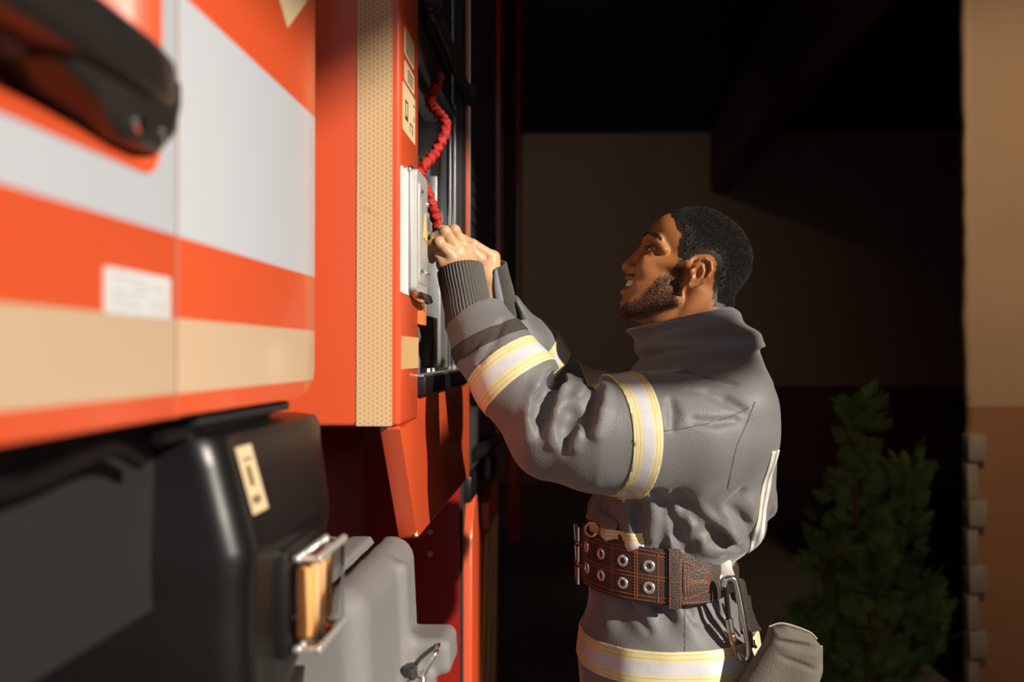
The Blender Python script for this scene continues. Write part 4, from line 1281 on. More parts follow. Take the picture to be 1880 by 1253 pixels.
def f_base(P):
    P = P.astype(np.float32)
    d = f_torso(P)
    d = smin(d, ell(P, at(1345, 742, 1.66), (0.07, 0.085, 0.055)), 0.03)
    d = smin(d, ell(P, at(1335, 748, 1.92), (0.06, 0.07, 0.05)), 0.03)
    aL = chain(P, armL, rL, 0.022)
    for pts, rs in TOPS: aL = smin(aL, chain(P, pts, rs, 0.008), 0.014)
    aL = aL - 0.003 * vnoise(P * np.array((1, 1, .6), np.float32), 50, 41)
    aR = chain(P, armR, rR, 0.02) - 0.006 * vnoise(P, 60, 43)
    d = smin(d, aL, 0.016)
    d = smin(d, aR, 0.016)
    return d - 0.0018 * vnoise(P * np.array((1, 1, .5), np.float32), 85, 44) - 0.003 * vnoise(P, 28, 45)
YS = np.linspace(1.45, 1.85, 401)
def on_coat(px, py):
    v_ = f_base(np.array([at(px, py, y) for y in YS]))
    i = np.argmax(v_ < 0)
    return at(px, py, YS[i] if v_[i] < 0 else 1.65)
GRV = [([on_coat(x, y) for x, y, r in L_], [r for x, y, r in L_]) for L_ in FOLDS]
GRV = [([p + np.array((0, r * .35 if r > .0139 else 0, 0)) for p, r in zip(a_, b_)], b_) for a_, b_ in GRV]
RDG = [([on_coat(x, y) + np.array((0, r * .45, 0)) for x, y, r in L_], [r for x, y, r in L_]) for L_ in BULGES]
def local(P, d, pts, rs, fn):
    """apply a fold only to the points around it"""
    A = np.array(pts); R = max(rs) + .05
    m = ((P > A.min(0) - R) & (P < A.max(0) + R)).all(1)
    if m.any(): d[m] = fn(d[m], chain(P[m], pts, rs, 0.004))
    return d
def f_coat(P):
    P = P.astype(np.float32)
    d = f_base(P)
    for pts, rs in RDG: d = local(P, d, pts, rs, lambda a_, b_: smin(a_, b_, 0.014))
    for pts, rs in GRV + CUTS: d = local(P, d, pts, rs, lambda a_, b_: smax(a_, -b_, 0.012))
    d = smin(d, f_collar(P), 0.010)
    # hollow sleeve ends, neck opening and hem
    d = smax(d, -cap(P, at(889, 610, 1.694), at(858, 552, 1.722), .047, .050), 0.004)
    d = smax(d, -cap(P, at(925, 604, 1.876), at(895, 560, 1.852), .045, .048), 0.004)
    # sleeve end planes
    for c0, c1 in (((889, 610, 1.694), (880, 594, 1.70)), ((925, 604, 1.876), (914, 588, 1.868))):
        n_ = at(*c1) - at(*c0); n_ /= np.linalg.norm(n_)
        near = np.linalg.norm(P - at(*c1).astype(np.float32), axis=1) < 0.16
        pl = (P - (at(*c1) + n_ * 0.018).astype(np.float32)) @ n_.astype(np.float32)
        d = np.where(near, smax(d, pl, 0.006), d)
    d = smax(d, -cap(P, at(1262, 570, YH), at(1290, 660, YH), .066, .070), 0.006)
    d = smax(d, (CAMZ - 0.665) - P[:, 2], 0.006)
    return d
jv, jf = sdf_mesh(f_coat, (-0.16, 1.48, 0.78), (0.50, 2.10, 1.60), 0.0038)
JN = None

def coat_mat():
    t = NT('coat_cloth')
    v = t.coord()
    n = t.noise(9, 5)
    c = t.mix(n, (0.115, 0.113, 0.115), (0.165, 0.160, 0.158))
    t.l(c, t.b.inputs['Base Color'])
    t.set(Roughness=0.58)
    t.b.inputs['Sheen Weight'].default_value = 0.3
    t.b.inputs['Sheen Roughness'].default_value = 0.5
    w1 = t.n('ShaderNodeTexVoronoi'); w1.inputs['Scale'].default_value = 330; t.l(v, w1.inputs['Vector'])
    t.bump(w1.outputs['Distance'], 0.35, 0.0009)
    return t.m
M_COAT = coat_mat()
coat = child('turnout_coat', jv, jf, M_COAT)

def reflective_mat(name, prof):
    """prof: list of (position 0..1, colour, metallic-ish flag)"""
    t = NT(name)
    a = t.n('ShaderNodeAttribute'); a.attribute_name = 'across'
    r = t.n('ShaderNodeValToRGB'); t.l(a.outputs['Fac'], r.inputs[0])
    r.color_ramp.interpolation = 'CONSTANT'
    els = r.color_ramp.elements
    while len(els) < len(prof): els.new(0.5)
    for e, (p, c) in zip(els, prof): e.position = p; e.color = (*c, 1)
    n = t.noise(60, 3)
    m = t.n('ShaderNodeMix'); m.data_type = 'RGBA'; m.blend_type = 'MULTIPLY'; m.inputs[0].default_value = 0.25
    t.l(r.outputs[0], m.inputs[6]); t.l(n, m.inputs[7])
    t.l(m.outputs[2], t.b.inputs['Base Color'])
    t.set(Roughness=0.42)
    w1 = t.n('ShaderNodeTexVoronoi'); w1.inputs['Scale'].default_value = 420; t.l(t.coord(), w1.inputs['Vector'])
    t.bump(w1.outputs['Distance'], 0.2, 0.0005)
    return t.m
YEL = (0.80, 0.70, 0.38); SIL = (0.66, 0.66, 0.69); STI = (0.48, 0.41, 0.20)
M_BAND = reflective_mat('reflective_band', [(0, YEL), (0.085, STI), (0.10, YEL), (0.21, STI), (0.225, YEL), (0.32, SIL), (0.68, YEL), (0.775, STI), (0.79, YEL), (0.90, STI), (0.915, YEL)])
SLV = (0.74, 0.73, 0.72)
M_BAND2 = reflective_mat('narrow_reflective_band', [(0, YEL), (0.08, SLV), (0.36, (0.36, 0.36, 0.37)), (0.62, SLV), (0.92, YEL)])
M_VELCRO = simple('velcro', (0.060, 0.048, 0.040), 0.9, var=0.5, vscale=260, bump=1.0, bscale=480, bdist=0.003)

def band(name, p0, p1, sel, mat, lift=0.0018, parent=None):
    """strip of cloth sewn on the coat between two planes (point, normal)"""
    c0, n0 = np.array(p0[0], float), np.array(p0[1], float)
    c1, n1 = np.array(p1[0], float), np.array(p1[1], float)
    n0 /= np.linalg.norm(n0); n1 /= np.linalg.norm(n1)
    d0 = (jv - c0) @ n0; d1 = (jv - c1) @ n1
    m = (d0 > -0.012) & (d1 < 0.012) & sel(jv)
    fs = jf[m[jf].all(1)]
    ids, inv = np.unique(fs, return_inverse=True); inv = inv.reshape(fs.shape)
    bm = bmesh.new()
    vs = [bm.verts.new(jv[i]) for i in ids]
    for q in inv: bm.faces.new([vs[k] for k in q])
    for c, n, inner, outer in ((c0, n0, True, False), (c1, n1, False, True)):
        bmesh.ops.bisect_plane(bm, geom=bm.verts[:] + bm.edges[:] + bm.faces[:], plane_co=c, plane_no=n, clear_inner=inner, clear_outer=outer)
    bm.normal_update()
    bm.verts.index_update()
    acr = []
    for v_ in bm.verts:
        a = (np.array(v_.co) - c0) @ n0; b = (c1 - np.array(v_.co)) @ n1
        acr.append(a / (a + b + 1e-9))
    for v_ in bm.verts: v_.co += v_.normal * lift
    me = bpy.data.meshes.new(name); bm.to_mesh(me); bm.free()
    at_ = me.attributes.new('across', 'FLOAT', 'POINT'); at_.data.foreach_set('value', np.clip(np.array(acr), 0, 1).astype(np.float32))
    o = finish(name, me, mat, parent or coat)
    sm = o.modifiers.new('thick', 'SOLIDIFY'); sm.thickness = 0.0022; sm.offset = -1
    return o
def near_axis(pts, r):
    def s(V): return chain(V.astype(np.float32), pts, [0.0] * len(pts), 0.0001) < r
    return s
def pl(px, py, Y, n): return (at(px, py, Y), n)
# forearm of the near sleeve
ax = at(948, 704, 1.645) - at(900, 632, 1.678)
ax2 = at(1012, 800, 1.625) - at(948, 704, 1.645)
band('reflective_band', pl(920, 664, 1.66, (.58, -.28, -.77)), pl(958, 714, 1.645, (.60, -.28, -.75)), near_axis([at(880, 594, 1.70), at(1005, 795, 1.625)], .10), M_BAND)
band('sleeve_strap', pl(885, 621, 1.69, (.40, -.12, -.88)), pl(897, 642, 1.68, (.42, -.12, -.88)), near_axis([at(880, 594, 1.70), at(948, 704, 1.645)], .085), M_VELCRO, 0.002)
# upper near sleeve
band('reflective_band', pl(1163, 801, 1.535, (.94, .33, .03)), pl(1217, 801, 1.535, (.94, .33, -.01)), near_axis([at(1090, 800, 1.625), at(1260, 800, 1.648)], .118), M_BAND)
# far sleeve
band('reflective_band', pl(976, 652, 1.905, (.66, .25, -.70)), pl(1006, 682, 1.92, (.66, .25, -.70)), near_axis([at(916, 584, 1.868), at(1042, 728, 1.95)], .085), M_BAND)
band('reflective_band', pl(1085, 740, 1.962, (.92, 0, .30)), pl(1135, 745, 1.962, (.92, 0, .30)), near_axis([at(1060, 745, 1.955), at(1200, 765, 1.96)], .10), M_BAND)
# hem, back and chest
zh0, zh1 = zpx(1152, 1.80), zpx(1206, 1.80)
band('reflective_band', ((0, 0, zh0), (0.02, 0, -1)), ((0, 0, zh1), (0.02, 0, -1)), lambda V: V[:, 2] < CAMZ - 0.42, M_BAND)
def side_plane(xa, ya, xb, yb, Y, n_sign=1):
    p, q_ = at(xa, ya, Y), at(xb, yb, Y)
    d = q_ - p; n = np.array((-d[2], 0, d[0])); n *= np.sign(n[0]); return (p, n)
YBK = 1.69
bsel = lambda V: (V[:, 1] < 1.78) & (V[:, 2] < zpx(818, 1.69)) & (V[:, 2] > zpx(1016, 1.69)) & (V[:, 0] > 0.37 * 1)
band('back_stripe', side_plane(1391, 820, 1372, 1010, YBK), side_plane(1412, 820, 1392, 1010, YBK), bsel, M_BAND2)
csel = lambda V: (V[:, 1] < 1.80) & (V[:, 0] < xpx(1172, 1.72)) & (V[:, 2] < zpx(940, 1.75)) & (V[:, 2] > CAMZ - .42)
band('reflective_band', ((0, 0, zpx(970, 1.70)), (0, 0, -1)), ((0, 0, zpx(1022, 1.70)), (0, 0, -1)), csel, M_BAND)

# knitted wrist cuffs
M_KNIT = simple('grey_knit', (0.085, 0.078, 0.072), 0.85, var=0.2, vscale=120, bump=0.4, bscale=900, bdist=0.001)
def knit(name, p0, r0, p1, r1, n_rib, gap=None, bulge=0.0):
    p0, p1 = Vector(p0), Vector(p1)
    d = (p1 - p0).normalized()
    u = d.cross(Vector((0, 1, 0))).normalized(); w_ = d.cross(u)
    seg = n_rib * 6; rows = 22
    V = []; Fc = []
    def ring(t, dr):
        r = r0 + (r1 - r0) * t + bulge * math.sin(t * 9) * (1 - t)
        c = p0.lerp(p1, t)
        for k in range(seg + 1):
            a = (2 * math.pi * k / seg) if gap is None else gap[0] + (gap[1] - gap[0]) * k / seg
            wr = 0.0012 * math.sin(2 * math.pi * k / 6) + 0.0012 * math.sin(t * 14 + 3 * math.sin(a)) * (1 - t)
            rr_ = r + wr + dr
            V.append(c + (u * math.cos(a) + w_ * math.sin(a) * 0.92) * rr_)
    for i in range(rows): ring(i / (rows - 1), 0)
    ring(1.012, -0.002); ring(0.98, -0.0055); ring(0.3, -0.006)
    for i in range(rows + 2):
        for k in range(seg):
            a = i * (seg + 1) + k
            Fc.append((a, a + 1, a + seg + 2, a + seg + 1))
    return child(name, V, Fc, M_KNIT)
knit('knit_cuff', at(866, 606, 1.70), .0405, at(845, 496, 1.738), .0400, 44, None, 0.0018)
knit('knit_cuff', at(916, 592, 1.870), .041, at(896, 489, 1.832), .034, 38, (math.radians(112), math.radians(345)))
def cuff_edge():
    p0, p1 = Vector(at(914, 588, 1.868)), Vector(at(896, 489, 1.832)); d = (p1 - p0).normalized(); u = d.cross(Vector((0, 1, 0))).normalized(); w_ = d.cross(u)
    V = []; Fc = []
    for i in range(15):
        t = i / 14; r = .0405 + (.0335 - .0405) * t; c = p0.lerp(p1, t)
        for a, dr in ((94 + 14 * abs(2 * t - 1) ** 2, .0000), (98 + 12 * abs(2 * t - 1) ** 2, .0022), (114, .0022), (118, -.0005)):
            a = math.radians(a); V.append(c + (u * math.cos(a) + w_ * math.sin(a) * .92) * (r + dr))
        if i:
            for k in range(3): Fc.append(((i - 1) * 4 + k, (i - 1) * 4 + k + 1, i * 4 + k + 1, i * 4 + k))
    child('cuff_edge', V, Fc, simple('grey_blue_edging', (0.20, 0.21, 0.235), 0.7))
cuff_edge()

# seams
def on_final(px, py):
    v_ = f_coat(np.array([at(px, py, y) for y in YS]).astype(np.float32))
    i = np.argmax(v_ < 0)
    return at(px, py, YS[i] - 0.0002 if v_[i] < 0 else 1.65)
M_SEAM = simple('seam_thread', (0.075, 0.073, 0.072), 0.8)
for L_ in [[(1218, 792), (1250, 788), (1300, 778), (1345, 764), (1380, 746)], [(1386, 738), (1372, 775), (1352, 820), (1342, 865), (1334, 905)],
           [(1256, 1114), (1257, 1150), (1257, 1180), (1257, 1205)]]:
    pts = []
    for (a_, b_), (c_, d_) in zip(L_, L_[1:]):
        for k in range(6): pts.append(on_final(a_ + (c_ - a_) * k / 6, b_ + (d_ - b_) * k / 6))
    bm = bmesh.new(); add_tube(bm, pts, 0.0009, 6); bm_obj('seam', bm, M_SEAM, coat)

# trousers and boots
def f_trouser(P):
    d = ell(P, (0.275, 1.80, 0.86), (0.15, 0.17, 0.16))
    for y, dx in ((1.71, -0.02), (1.90, 0.03)):
        d = smin(d, chain(P, [(0.275, y, 0.84), (0.25 + dx, y, 0.50), (0.29 + dx, y, 0.13)], [.115, .09, .085], .03), 0.03)
    d = d - 0.004 * vnoise(P, 40, 61)
    return smax(d, 0.12 - P[:, 2], 0.006)
v, fc = sdf_mesh(f_trouser, (0.08, 1.52, 0.1), (0.46, 2.08, 1.04), 0.012)
child('trousers', v, fc, M_COAT)
for y, dx in ((1.71, -0.02), (1.90, 0.03)):
    def f_boot(P):
        d = cap(P, (0.29 + dx, y, 0.22), (0.29 + dx, y, 0.07), .06, .055)
        d = smin(d, rbox(P, (0.235 + dx, y, 0.055), (0.135, 0.052, 0.055), 0.04), 0.03)
        return smax(d, 0.0 - P[:, 2], 0.003)
    v, fc = sdf_mesh(f_boot, (0.05, 1.6, -0.02), (0.42, 2.0, 0.3), 0.01)
    child('boot', v, fc, M_RUBBER)
# ------------------------------------------------------------------ belt
M_LEATHER = NT('brown_leather')
_t = M_LEATHER
_t.l(_t.mix(_t.noise(14, 5), (0.036, 0.021, 0.016), (0.075, 0.045, 0.034)), _t.b.inputs['Base Color'])
_t.set(Roughness=0.42)
_v = _t.n('ShaderNodeTexVoronoi'); _v.inputs['Scale'].default_value = 520; _t.l(_t.coord(), _v.inputs['Vector'])
_t.bump(_v.outputs['Distance'], 0.7, 0.0012)
M_LEATHER = _t.m
M_STITCH = simple('orange_thread', (0.55, 0.13, 0.03), 0.6)
M_WEB = simple('brown_webbing', (0.10, 0.080, 0.060), 0.85, var=0.3, vscale=200, bump=0.8, bscale=620, bdist=0.002)
M_COPPER = simple('worn_copper', (0.60, 0.36, 0.24), 0.3, 1.0, var=0.2)
BCX, BA, BB = xpx(1209, 1.80), 0.1335, 0.160
BX = [xpx(x, 1.80) for x in (1074, 1130, 1209, 1280, 1320, 1345)]
BT = [-.310, -.312, -.322, -.338, -.362, -.372]
BBm = [-.406, -.409, -.412, -.412, -.404, -.400]
def belt(th, v, out=0.0):
    X = BCX + (BA + out) * math.cos(th); Y = YT - (BB + out) * math.sin(th)
    zt = np.interp(X, BX, BT); zb = np.interp(X, BX, BBm)
    return np.array((X, Y, CAMZ + zt + (zb - zt) * v))
def belt_th(px):
    lo_, hi_ = 0.12, math.pi - 0.12
    for _ in range(40):
        m = (lo_ + hi_) / 2
        p = belt(m, .5)
        if 940 + F * p[0] / p[1] > px: lo_ = m
        else: hi_ = m
    return (lo_ + hi_) / 2
def belt_strip(bm, th0, th1, v0, v1, o0, o1, n=40, closed=False, nv=6):
    rows = []
    for i in range(n + (0 if closed else 1)):
        th = th0 + (th1 - th0) * i / n
        ring = [belt(th, v0 + (v1 - v0) * j / nv, o1 - (0.0012 if j in (0, nv) else 0)) for j in range(nv + 1)]
        ring += [belt(th, v1 - (v1 - v0) * j / nv, o0) for j in range(nv + 1)]
        rows.append([bm.verts.new(p) for p in ring])
    m = len(rows)
    for i in range(m if closed else m - 1):
        A, B = rows[i], rows[(i + 1) % m]
        for k in range(len(A)): bm.faces.new((A[k], A[(k + 1) % len(A)], B[(k + 1) % len(B)], B[k]))
    if not closed:
        bm.faces.new(rows[0][::-1]); bm.faces.new(rows[-1])
bm = bmesh.new(); belt_strip(bm, 0, 2 * math.pi, 0, 1, -0.002, 0.006, 120, True)
bel = bm_obj('belt', bm, M_LEATHER, person, angle=50)
tA, tB = belt_th(1226), belt_th(1246)
bm = bmesh.new(); belt_strip(bm, belt_th(1300), belt_th(1078), 0.02, 0.98, 0.0055, 0.0095, 50)
bm_obj('outer_strap', bm, M_LEATHER, bel, angle=50)
bm = bmesh.new(); belt_strip(bm, tA, tB, -0.05, 1.04, 0.006, 0.0145, 6)
bm_obj('keeper_loop', bm, M_LEATHER, bel, angle=50)
bm = bmesh.new(); belt_strip(bm, belt_th(1210), belt_th(1080), -0.24, 0.2, -0.006, 0.001, 30)
bm_obj('back_pad', bm, M_LEATHER, bel, angle=50)
bm = bmesh.new(); belt_strip(bm, belt_th(1296), belt_th(1250), 0.20, 0.80, 0.009, 0.0108, 8)
bm_obj('strap_end', bm, M_LEATHER, bel, angle=50)
# stitching
bm = bmesh.new()
def stitch(pts, dash=0.0036, gap=0.0016, r=0.00055):
    P_ = [Vector(p) for p in pts]
    acc = []; L = 0
    for a, b in zip(P_, P_[1:]): acc.append(L); L += (b - a).length
    s = 0
    def ev(u):
        for i in range(len(P_) - 1):
            l = (P_[i + 1] - P_[i]).length
            if u <= acc[i] + l or i == len(P_) - 2: return P_[i].lerp(P_[i + 1], min(1, (u - acc[i]) / max(l, 1e-9)))
    while s < L:
        add_tube(bm, [ev(s), ev(min(s + dash, L))], r, 5)
        s += dash + gap
def srow(x0, x1, v0, v1, o): 
    t0, t1 = belt_th(x0), belt_th(x1)
    stitch([belt(t0 + (t1 - t0) * i / 16, v0 + (v1 - v0) * i / 16, o) for i in range(17)])
for v_ in (0.07, 0.14, 0.50, 0.56, 0.87, 0.94): srow(1082, 1222, v_, v_, 0.0098)
for x_ in (1128, 1131, 1168, 1172, 1208): srow(x_, x_, 0.09, 0.92, 0.0098)
for v_ in (0.06, 0.94): srow(1250, 1305, v_, v_, 0.0062 if v_ < 0 else 0.0098)
for (a, b) in (((1252, .16), (1254, .86)), ((1252, .16), (1292, .30)), ((1292, .30), (1294, .70)), ((1294, .70), (1252, .86)), ((1258, .22), (1259, .78)), ((1258, .5), (1290, .5)), ((1256, .54), (1292, .54)), ((1287, .33), (1288, .68))):
    srow(a[0], b[0], a[1], b[1], 0.0110)
for x_ in (1227, 1245): srow(x_, x_, -0.03, 1.02, 0.0146)
bm_obj('stitching', bm, M_STITCH, bel)
# eyelets
first = None
for px, vv in ((1085, .28), (1110, .30), (1147, .33), (1192, .335), (1086, .66), (1110, .68), (1147, .71), (1192, .712)):
    th = belt_th(px)
    c = Vector(belt(th, vv, 0.0098)); tx = (Vector(belt(th - .02, vv, .0098)) - Vector(belt(th + .02, vv, .0098))).normalized()
    up = (Vector(belt(th, vv - .05, .0098)) - Vector(belt(th, vv + .05, .0098))).normalized()
    nz = tx.cross(up).normalized()
    if nz.y > 0: nz = -nz
    up = (up - nz * up.dot(nz)).normalized(); tx = up.cross(nz)
    if first is None:
        bm = bmesh.new(); rings = []
        for r, h in ((0.0046, -0.002), (0.0048, 0.0008), (0.006, 0.0016), (0.008, 0.0016), (0.0098, 0.0008), (0.0104, -0.0006)):
            rings.append([bm.verts.new((r * math.cos(2 * math.pi * k / 28), r * math.sin(2 * math.pi * k / 28), h)) for k in range(28)])
        for A, B in zip(rings, rings[1:]):
            for k in range(28): bm.faces.new((A[k], A[(k + 1) % 28], B[(k + 1) % 28], B[k]))
        fdisc = bm.faces.new(rings[0]); fdisc.material_index = 1
        first = bm_obj('eyelet', bm, [simple('nickel', (0.80, 0.78, 0.75), 0.25, 0.85, var=.05), M_RUBBER], None, angle=60)
        e = first
    else:
        e = first.copy(); COL.objects.link(e)
    m = Matrix((tx, up, nz)).transposed().to_4x4(); m.translation = c
    e.parent = bel; e.matrix_parent_inverse = Matrix.Identity(4); e.matrix_basis = m
# buckle at the front
bm = bmesh.new()
fr = [belt(belt_th(1079) + .25, v_, .016) for v_ in (-.02, 1.0)]
fr2 = [belt(belt_th(1079) + .02, v_, .017) for v_ in (1.0, -.02)]
add_tube(bm, [fr[0], fr2[1], fr2[0], fr[1]], 0.0036, 8, closed=True)
bk = bm_obj('buckle', bm, M_CHROME, bel)
for v_ in (.28, .66):
    bm = bmesh.new()
    add_tube(bm, [belt(belt_th(1079) + .25, v_, .016), belt(belt_th(1079), v_, .021), belt(belt_th(1084), v_, .014)], 0.0026, 8)
    bm_obj('prong', bm, M_COPPER, bk)
bm = bmesh.new()
c = at(1086, 973, 1.71)
add_tube(bm, [c + np.array((0.011 * math.cos(a), -0.003 * math.sin(a), 0.012 * math.sin(a))) for a in [i * math.pi / 10 for i in range(20)]], 0.0026, 8, closed=True)
bm_obj('ring', bm, M_COPPER, bel)
th = belt_th(1109)
bm = bmesh.new(); belt_strip(bm, belt_th(1114), belt_th(1104), -.13, 0.03, 0.0, .0035, 3); rp = bm_obj('rivet_plate', bm, M_ALU, bel)
# bracket and ring on the side of the belt
def pxprism(bm, poly, Y0, Y1, bevel=0.0, seg=2):
    a = [bm.verts.new(at(x, y, Y0)) for x, y in poly]
    off = Vector((0, Y1 - Y0, 0))
    b = [bm.verts.new(Vector(at(x, y, Y0)) + off) for x, y in poly]
    n = len(poly); f0 = bm.faces.new(a); bm.faces.new(b[::-1])
    for i in range(n): bm.faces.new((a[i], b[i], b[(i + 1) % n], a[(i + 1) % n]))
    if bevel: bmesh.ops.bevel(bm, geom=list(f0.edges), offset=bevel, segments=seg, affect='EDGES', profile=.5)
M_BRK = simple('white_bracket', (0.62, 0.61, 0.58), 0.45, 0.2, var=.1, vscale=60, bump=.3, bscale=200)
bm = bmesh.new(); pxprism(bm, [(1322, 1032), (1328, 1026), (1338, 1024), (1342, 1022), (1341, 1034), (1345, 1045), (1350, 1058), (1343, 1056), (1338, 1062), (1326, 1062), (1320, 1050)], 1.668, 1.70, 0.003)
brk = bm_obj('bracket', bm, M_BRK, bel)
bm = bmesh.new()
c = at(1328, 1069, 1.672)
add_tube(bm, [c + np.array((0.0085 * math.cos(a), 0.007 * math.cos(a), 0.0125 * math.sin(a))) for a in [i * math.pi / 12 for i in range(24)]], 0.0030, 8, closed=True)
bm_obj('ring', bm, M_CHROME, brk)

# ------------------------------------------------------------------ carabiner
car = empty('carabiner', at(1352, 1120, 1.655))
tag(car, 'long steel screw-gate carabiner hanging at the end of the brown belt', 'carabiner')
bm = bmesh.new()
path = [(1329, 1078), (1332, 1066), (1341, 1062), (1349, 1067), (1354, 1085), (1361, 1120), (1369, 1160), (1375, 1192), (1374, 1207), (1368, 1213), (1361, 1209), (1353, 1198)]
add_tube(bm, spline([at(x, y, 1.632 + 0.0004 * i) for i, (x, y) in enumerate(path)], 6), 0.0052, 14)
bm_obj('spine', bm, M_CHROME, car)
bm = bmesh.new(); add_tube(bm, [at(1332, 1076, 1.633), at(1338, 1140, 1.634)], 0.0042, 12); bm_obj('gate', bm, simple('dark_gate', (0.05, 0.045, 0.04), 0.35, 0.8), car)
bm = bmesh.new(); add_tube(bm, [at(1338, 1137, 1.634), at(1342, 1160, 1.634)], 0.0066, 16); bm_obj('screw_sleeve', bm, simple('worn_steel', (0.66, 0.64, 0.61), 0.25, 1.0), car)
bm = bmesh.new(); p_ = [at(1342 + 5 * i / 8, 1160 + 24 * i / 8, 1.634) for i in range(9)]
add_tube(bm, p_, [.0064, .0064, .0055, .0064, .0056, .0064, .0056, .0050, .0046], 16)
add_tube(bm, [p_[-1], at(1354, 1206, 1.636)], 0.0044, 10)
bm_obj('threaded_end', bm, M_COPPER, car)

# webbing lanyard with its buckle
lan = empty('lanyard', at(1360, 1130, 1.675))
tag(lan, 'short brown webbing lanyard with metal buckle looped beside the carabiner', 'strap')
def ribbon(bm, pts, half, th=0.0016):
    rows = []
    for (x, y, Y, tx, ty) in pts:
        c = at(x, y, Y); h = half
        s = np.array((tx, -0.35, ty)); s = s / np.linalg.norm(s) * h
        nn = np.array((0, -th, 0))
        rows.append([bm.verts.new(c - s), bm.verts.new(c + s), bm.verts.new(c + s - nn), bm.verts.new(c - s - nn)])
    for A, B in zip(rows, rows[1:]):
        for k in range(4): bm.faces.new((A[k], A[(k + 1) % 4], B[(k + 1) % 4], B[k]))
    bm.faces.new(rows[0]); bm.faces.new(rows[-1])
bm = bmesh.new()
ribbon(bm, [(1349, 1088, 1.670, 1, .1), (1347, 1070, 1.662, 1, .1), (1351, 1063, 1.650, 1, .15), (1358, 1068, 1.647, 1, .2), (1362, 1085, 1.648, 1, .2), (1364, 1110, 1.649, 1, .15), (1366, 1140, 1.651, 1, .1), (1370, 1165, 1.653, 1, .1)], 0.0085)
bm_obj('webbing', bm, M_WEB, lan)
bm = bmesh.new()
ribbon(bm, [(1368, 1095, 1.656, 1, .2), (1372, 1120, 1.658, 1, .2), (1380, 1143, 1.658, 1, .25), (1390, 1160, 1.657, 1, .3)], 0.0085)
bm_obj('loose_end', bm, M_WEB, lan)
bm = bmesh.new()
pxprism(bm, [(1366, 1158), (1378, 1154), (1384, 1180), (1386, 1190), (1372, 1194), (1368, 1180)], 1.642, 1.648, 0.0015)
lb = bm_obj('buckle', bm, simple('buckle_metal', (0.22, 0.19, 0.16), 0.35, 0.9), lan)
bm = bmesh.new(); add_tube(bm, [at(1371, 1146, 1.641), at(1377, 1160, 1.640), at(1381, 1168, 1.641)], 0.0022, 8)
add_tube(bm, [at(1383, 1176, 1.641), at(1384, 1184, 1.640), at(1388, 1190, 1.641)], 0.0026, 8)
bm_obj('buckle_pin', bm, M_CHROME, lb)

# ------------------------------------------------------------------ suede glove at the hip
GY = 1.60
GO = [(1412, 1149), (1438, 1143), (1484, 1157), (1507, 1184), (1506, 1228), (1496, 1258), (1476, 1330), (1420, 1400), (1345, 1340), (1340, 1275), (1372, 1228), (1404, 1176)]
def px_of(P):
    return 940 + F * P[:, 0] / P[:, 1], 650.5 - F * (P[:, 2] - CAMZ) / P[:, 1]
gpoly = [((x - 940) / F * GY, (650.5 - y) / F * GY) for x, y in GO]
def f_glove(P):
    A = np.stack((P[:, 0], P[:, 2] - CAMZ), 1)
    sd = poly_sd(A, gpoly)
    k = np.clip(sd / 0.035, 0, 1)
    th = 0.006 + 0.022 * np.sqrt(np.maximum(0, 1 - (1 - k) ** 2))
    d = np.maximum(-sd + 0.001, np.abs(P[:, 1] - GY) - th)
    d = d - 0.002 * vnoise(P, 55, 71)
    def px(x, y): return np.array(((x - 940) / F * GY, 0, CAMZ + (650.5 - y) / F * GY))
    def line(a, b, dep, r):
        pa, pb = px(*a), px(*b); pa[1] = pb[1] = GY - dep
        return cap(P, pa, pb, r)
    d = smax(d, -line((1400, 1186), (1503, 1226), .028, .004), 0.003)
    d = smax(d, -line((1410, 1168), (1496, 1182), .024, .005), 0.003)
    return d
lo_ = np.array(((1330 - 940) / F * GY, GY - .04, CAMZ + (650 - 1410) / F * GY)); hi_ = np.array(((1520 - 940) / F * GY, GY + .04, CAMZ + (650 - 1130) / F * GY))
v, fc = sdf_mesh(f_glove, lo_, hi_, 0.003)
glove = mesh_obj('work_glove', v, fc, simple('grey_suede', (0.135, 0.118, 0.098), 0.9, var=0.35, vscale=22, bump=0.7, bscale=420, bdist=0.002))
tag(glove, 'grey suede work glove hanging beside the hip next to the shrub', 'glove')
bm = bmesh.new(); add_tube(bm, spline([at(1508, 1186, GY - .006), at(1508, 1205, GY - .008), at(1506, 1228, GY - .008), at(1497, 1256, GY - .008)], 5), 0.0018, 6)
add_tube(bm, spline([at(1412, 1151, GY - .008), at(1438, 1145, GY - .008), at(1484, 1160, GY - .008), at(1500, 1174, GY - .008)], 5), 0.0014, 6)
bm_obj('hem_piping', bm, simple('pale_piping', (0.38, 0.34, 0.28), 0.8), glove)

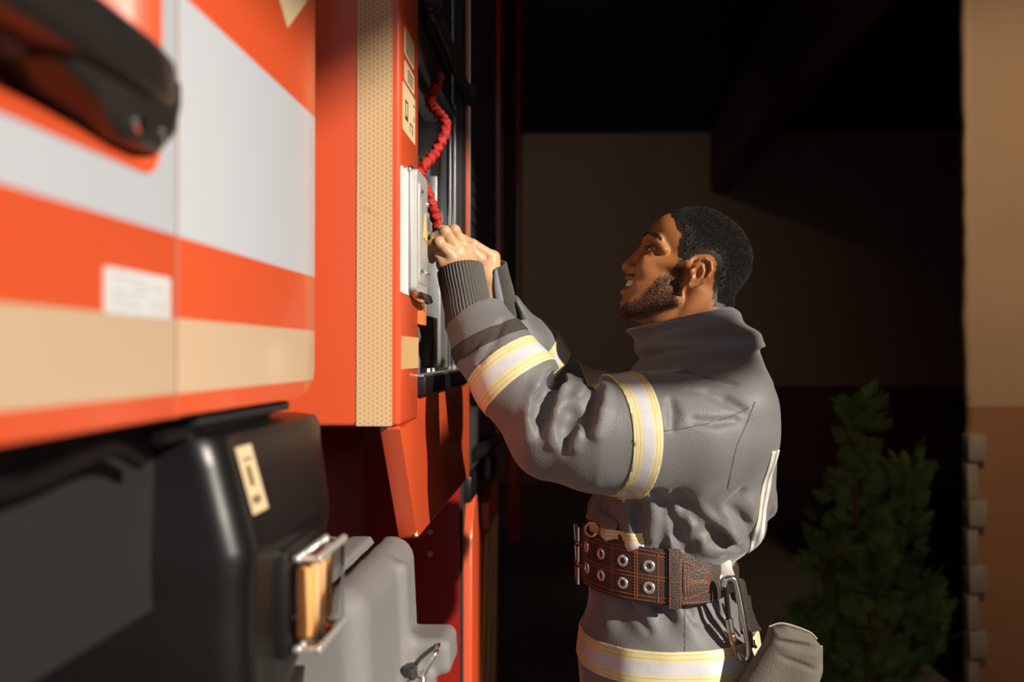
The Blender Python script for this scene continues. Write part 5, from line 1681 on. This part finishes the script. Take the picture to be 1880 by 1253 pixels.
# ------------------------------------------------------------------ red ruched cord from the compartment to the hand
cp = [(806, 140, 1.98), (798, 165, 1.94), (790, 186, 1.90), (800, 203, 1.87), (815, 220, 1.85), (818, 238, 1.84), (809, 262, 1.83), (796, 284, 1.82), (779, 303, 1.80), (770, 325, 1.79), (783, 350, 1.785), (793, 378, 1.782), (802, 408, 1.784), (805, 430, 1.788), (806, 450, 1.792)]
sp_ = spline([at(*p) for p in cp], 44)
rc = random.Random(5)
V = []; Fc = []; seg = 20
s = 0.0; phase = 0.0
for i, p in enumerate(sp_):
    d = sp_[min(i + 1, len(sp_) - 1)] - sp_[max(i - 1, 0)]; d /= np.linalg.norm(d)
    if i: s += np.linalg.norm(p - sp_[i - 1])
    u = np.cross(d, (0, 1, 0)); u /= np.linalg.norm(u); w_ = np.cross(d, u)
    for k in range(seg):
        a = 2 * math.pi * k / seg
        q = s * 2 * math.pi / 0.0145 + 1.0 * math.sin(a + s * 60) + .8 * math.sin(2 * a - s * 90)
        r = 0.0078 + 0.0030 * (0.5 + 0.5 * math.sin(q)) ** 0.6 + 0.0009 * math.sin(3 * a + s * 300)
        V.append(p + (u * math.cos(a) + w_ * math.sin(a)) * r)
    if i:
        for k in range(seg): Fc.append(((i - 1) * seg + k, (i - 1) * seg + (k + 1) % seg, i * seg + (k + 1) % seg, i * seg + k))
Fc.append(tuple(range(seg))); Fc.append(tuple(range(len(V) - seg, len(V))))
cord = mesh_obj('pull_cord', V, Fc, simple('red_ruched_fabric', (0.40, 0.011, 0.005), 0.7, var=0.25, vscale=120, bump=0.5, bscale=500, bdist=0.001))
tag(cord, 'red ruched fabric cord hanging in the open compartment, gripped by both hands', 'cord')

# coat details: pocket tab and seams
TABP = [(1080, 934), (1088, 931), (1108, 944), (1126, 953), (1134, 962), (1131, 974), (1112, 971), (1092, 961), (1075, 951)]
def tab_pt(x, y, lift):
    p = on_final(max(x, 1098), y); Yp = p[1] - lift
    if x < 1098: Yp += (1098 - x) * 0.0011
    return at(x, y, Yp)
bm = bmesh.new()
fa = [bm.verts.new(tab_pt(x, y, .006)) for x, y in TABP]; ba = [bm.verts.new(tab_pt(x, y, .001)) for x, y in TABP]
bm.faces.new(fa); bm.faces.new(ba[::-1])
for i in range(len(TABP)): bm.faces.new((fa[i], ba[i], ba[(i + 1) % len(TABP)], fa[(i + 1) % len(TABP)]))
bm_obj('pocket_tab', bm, M_COAT, coat)
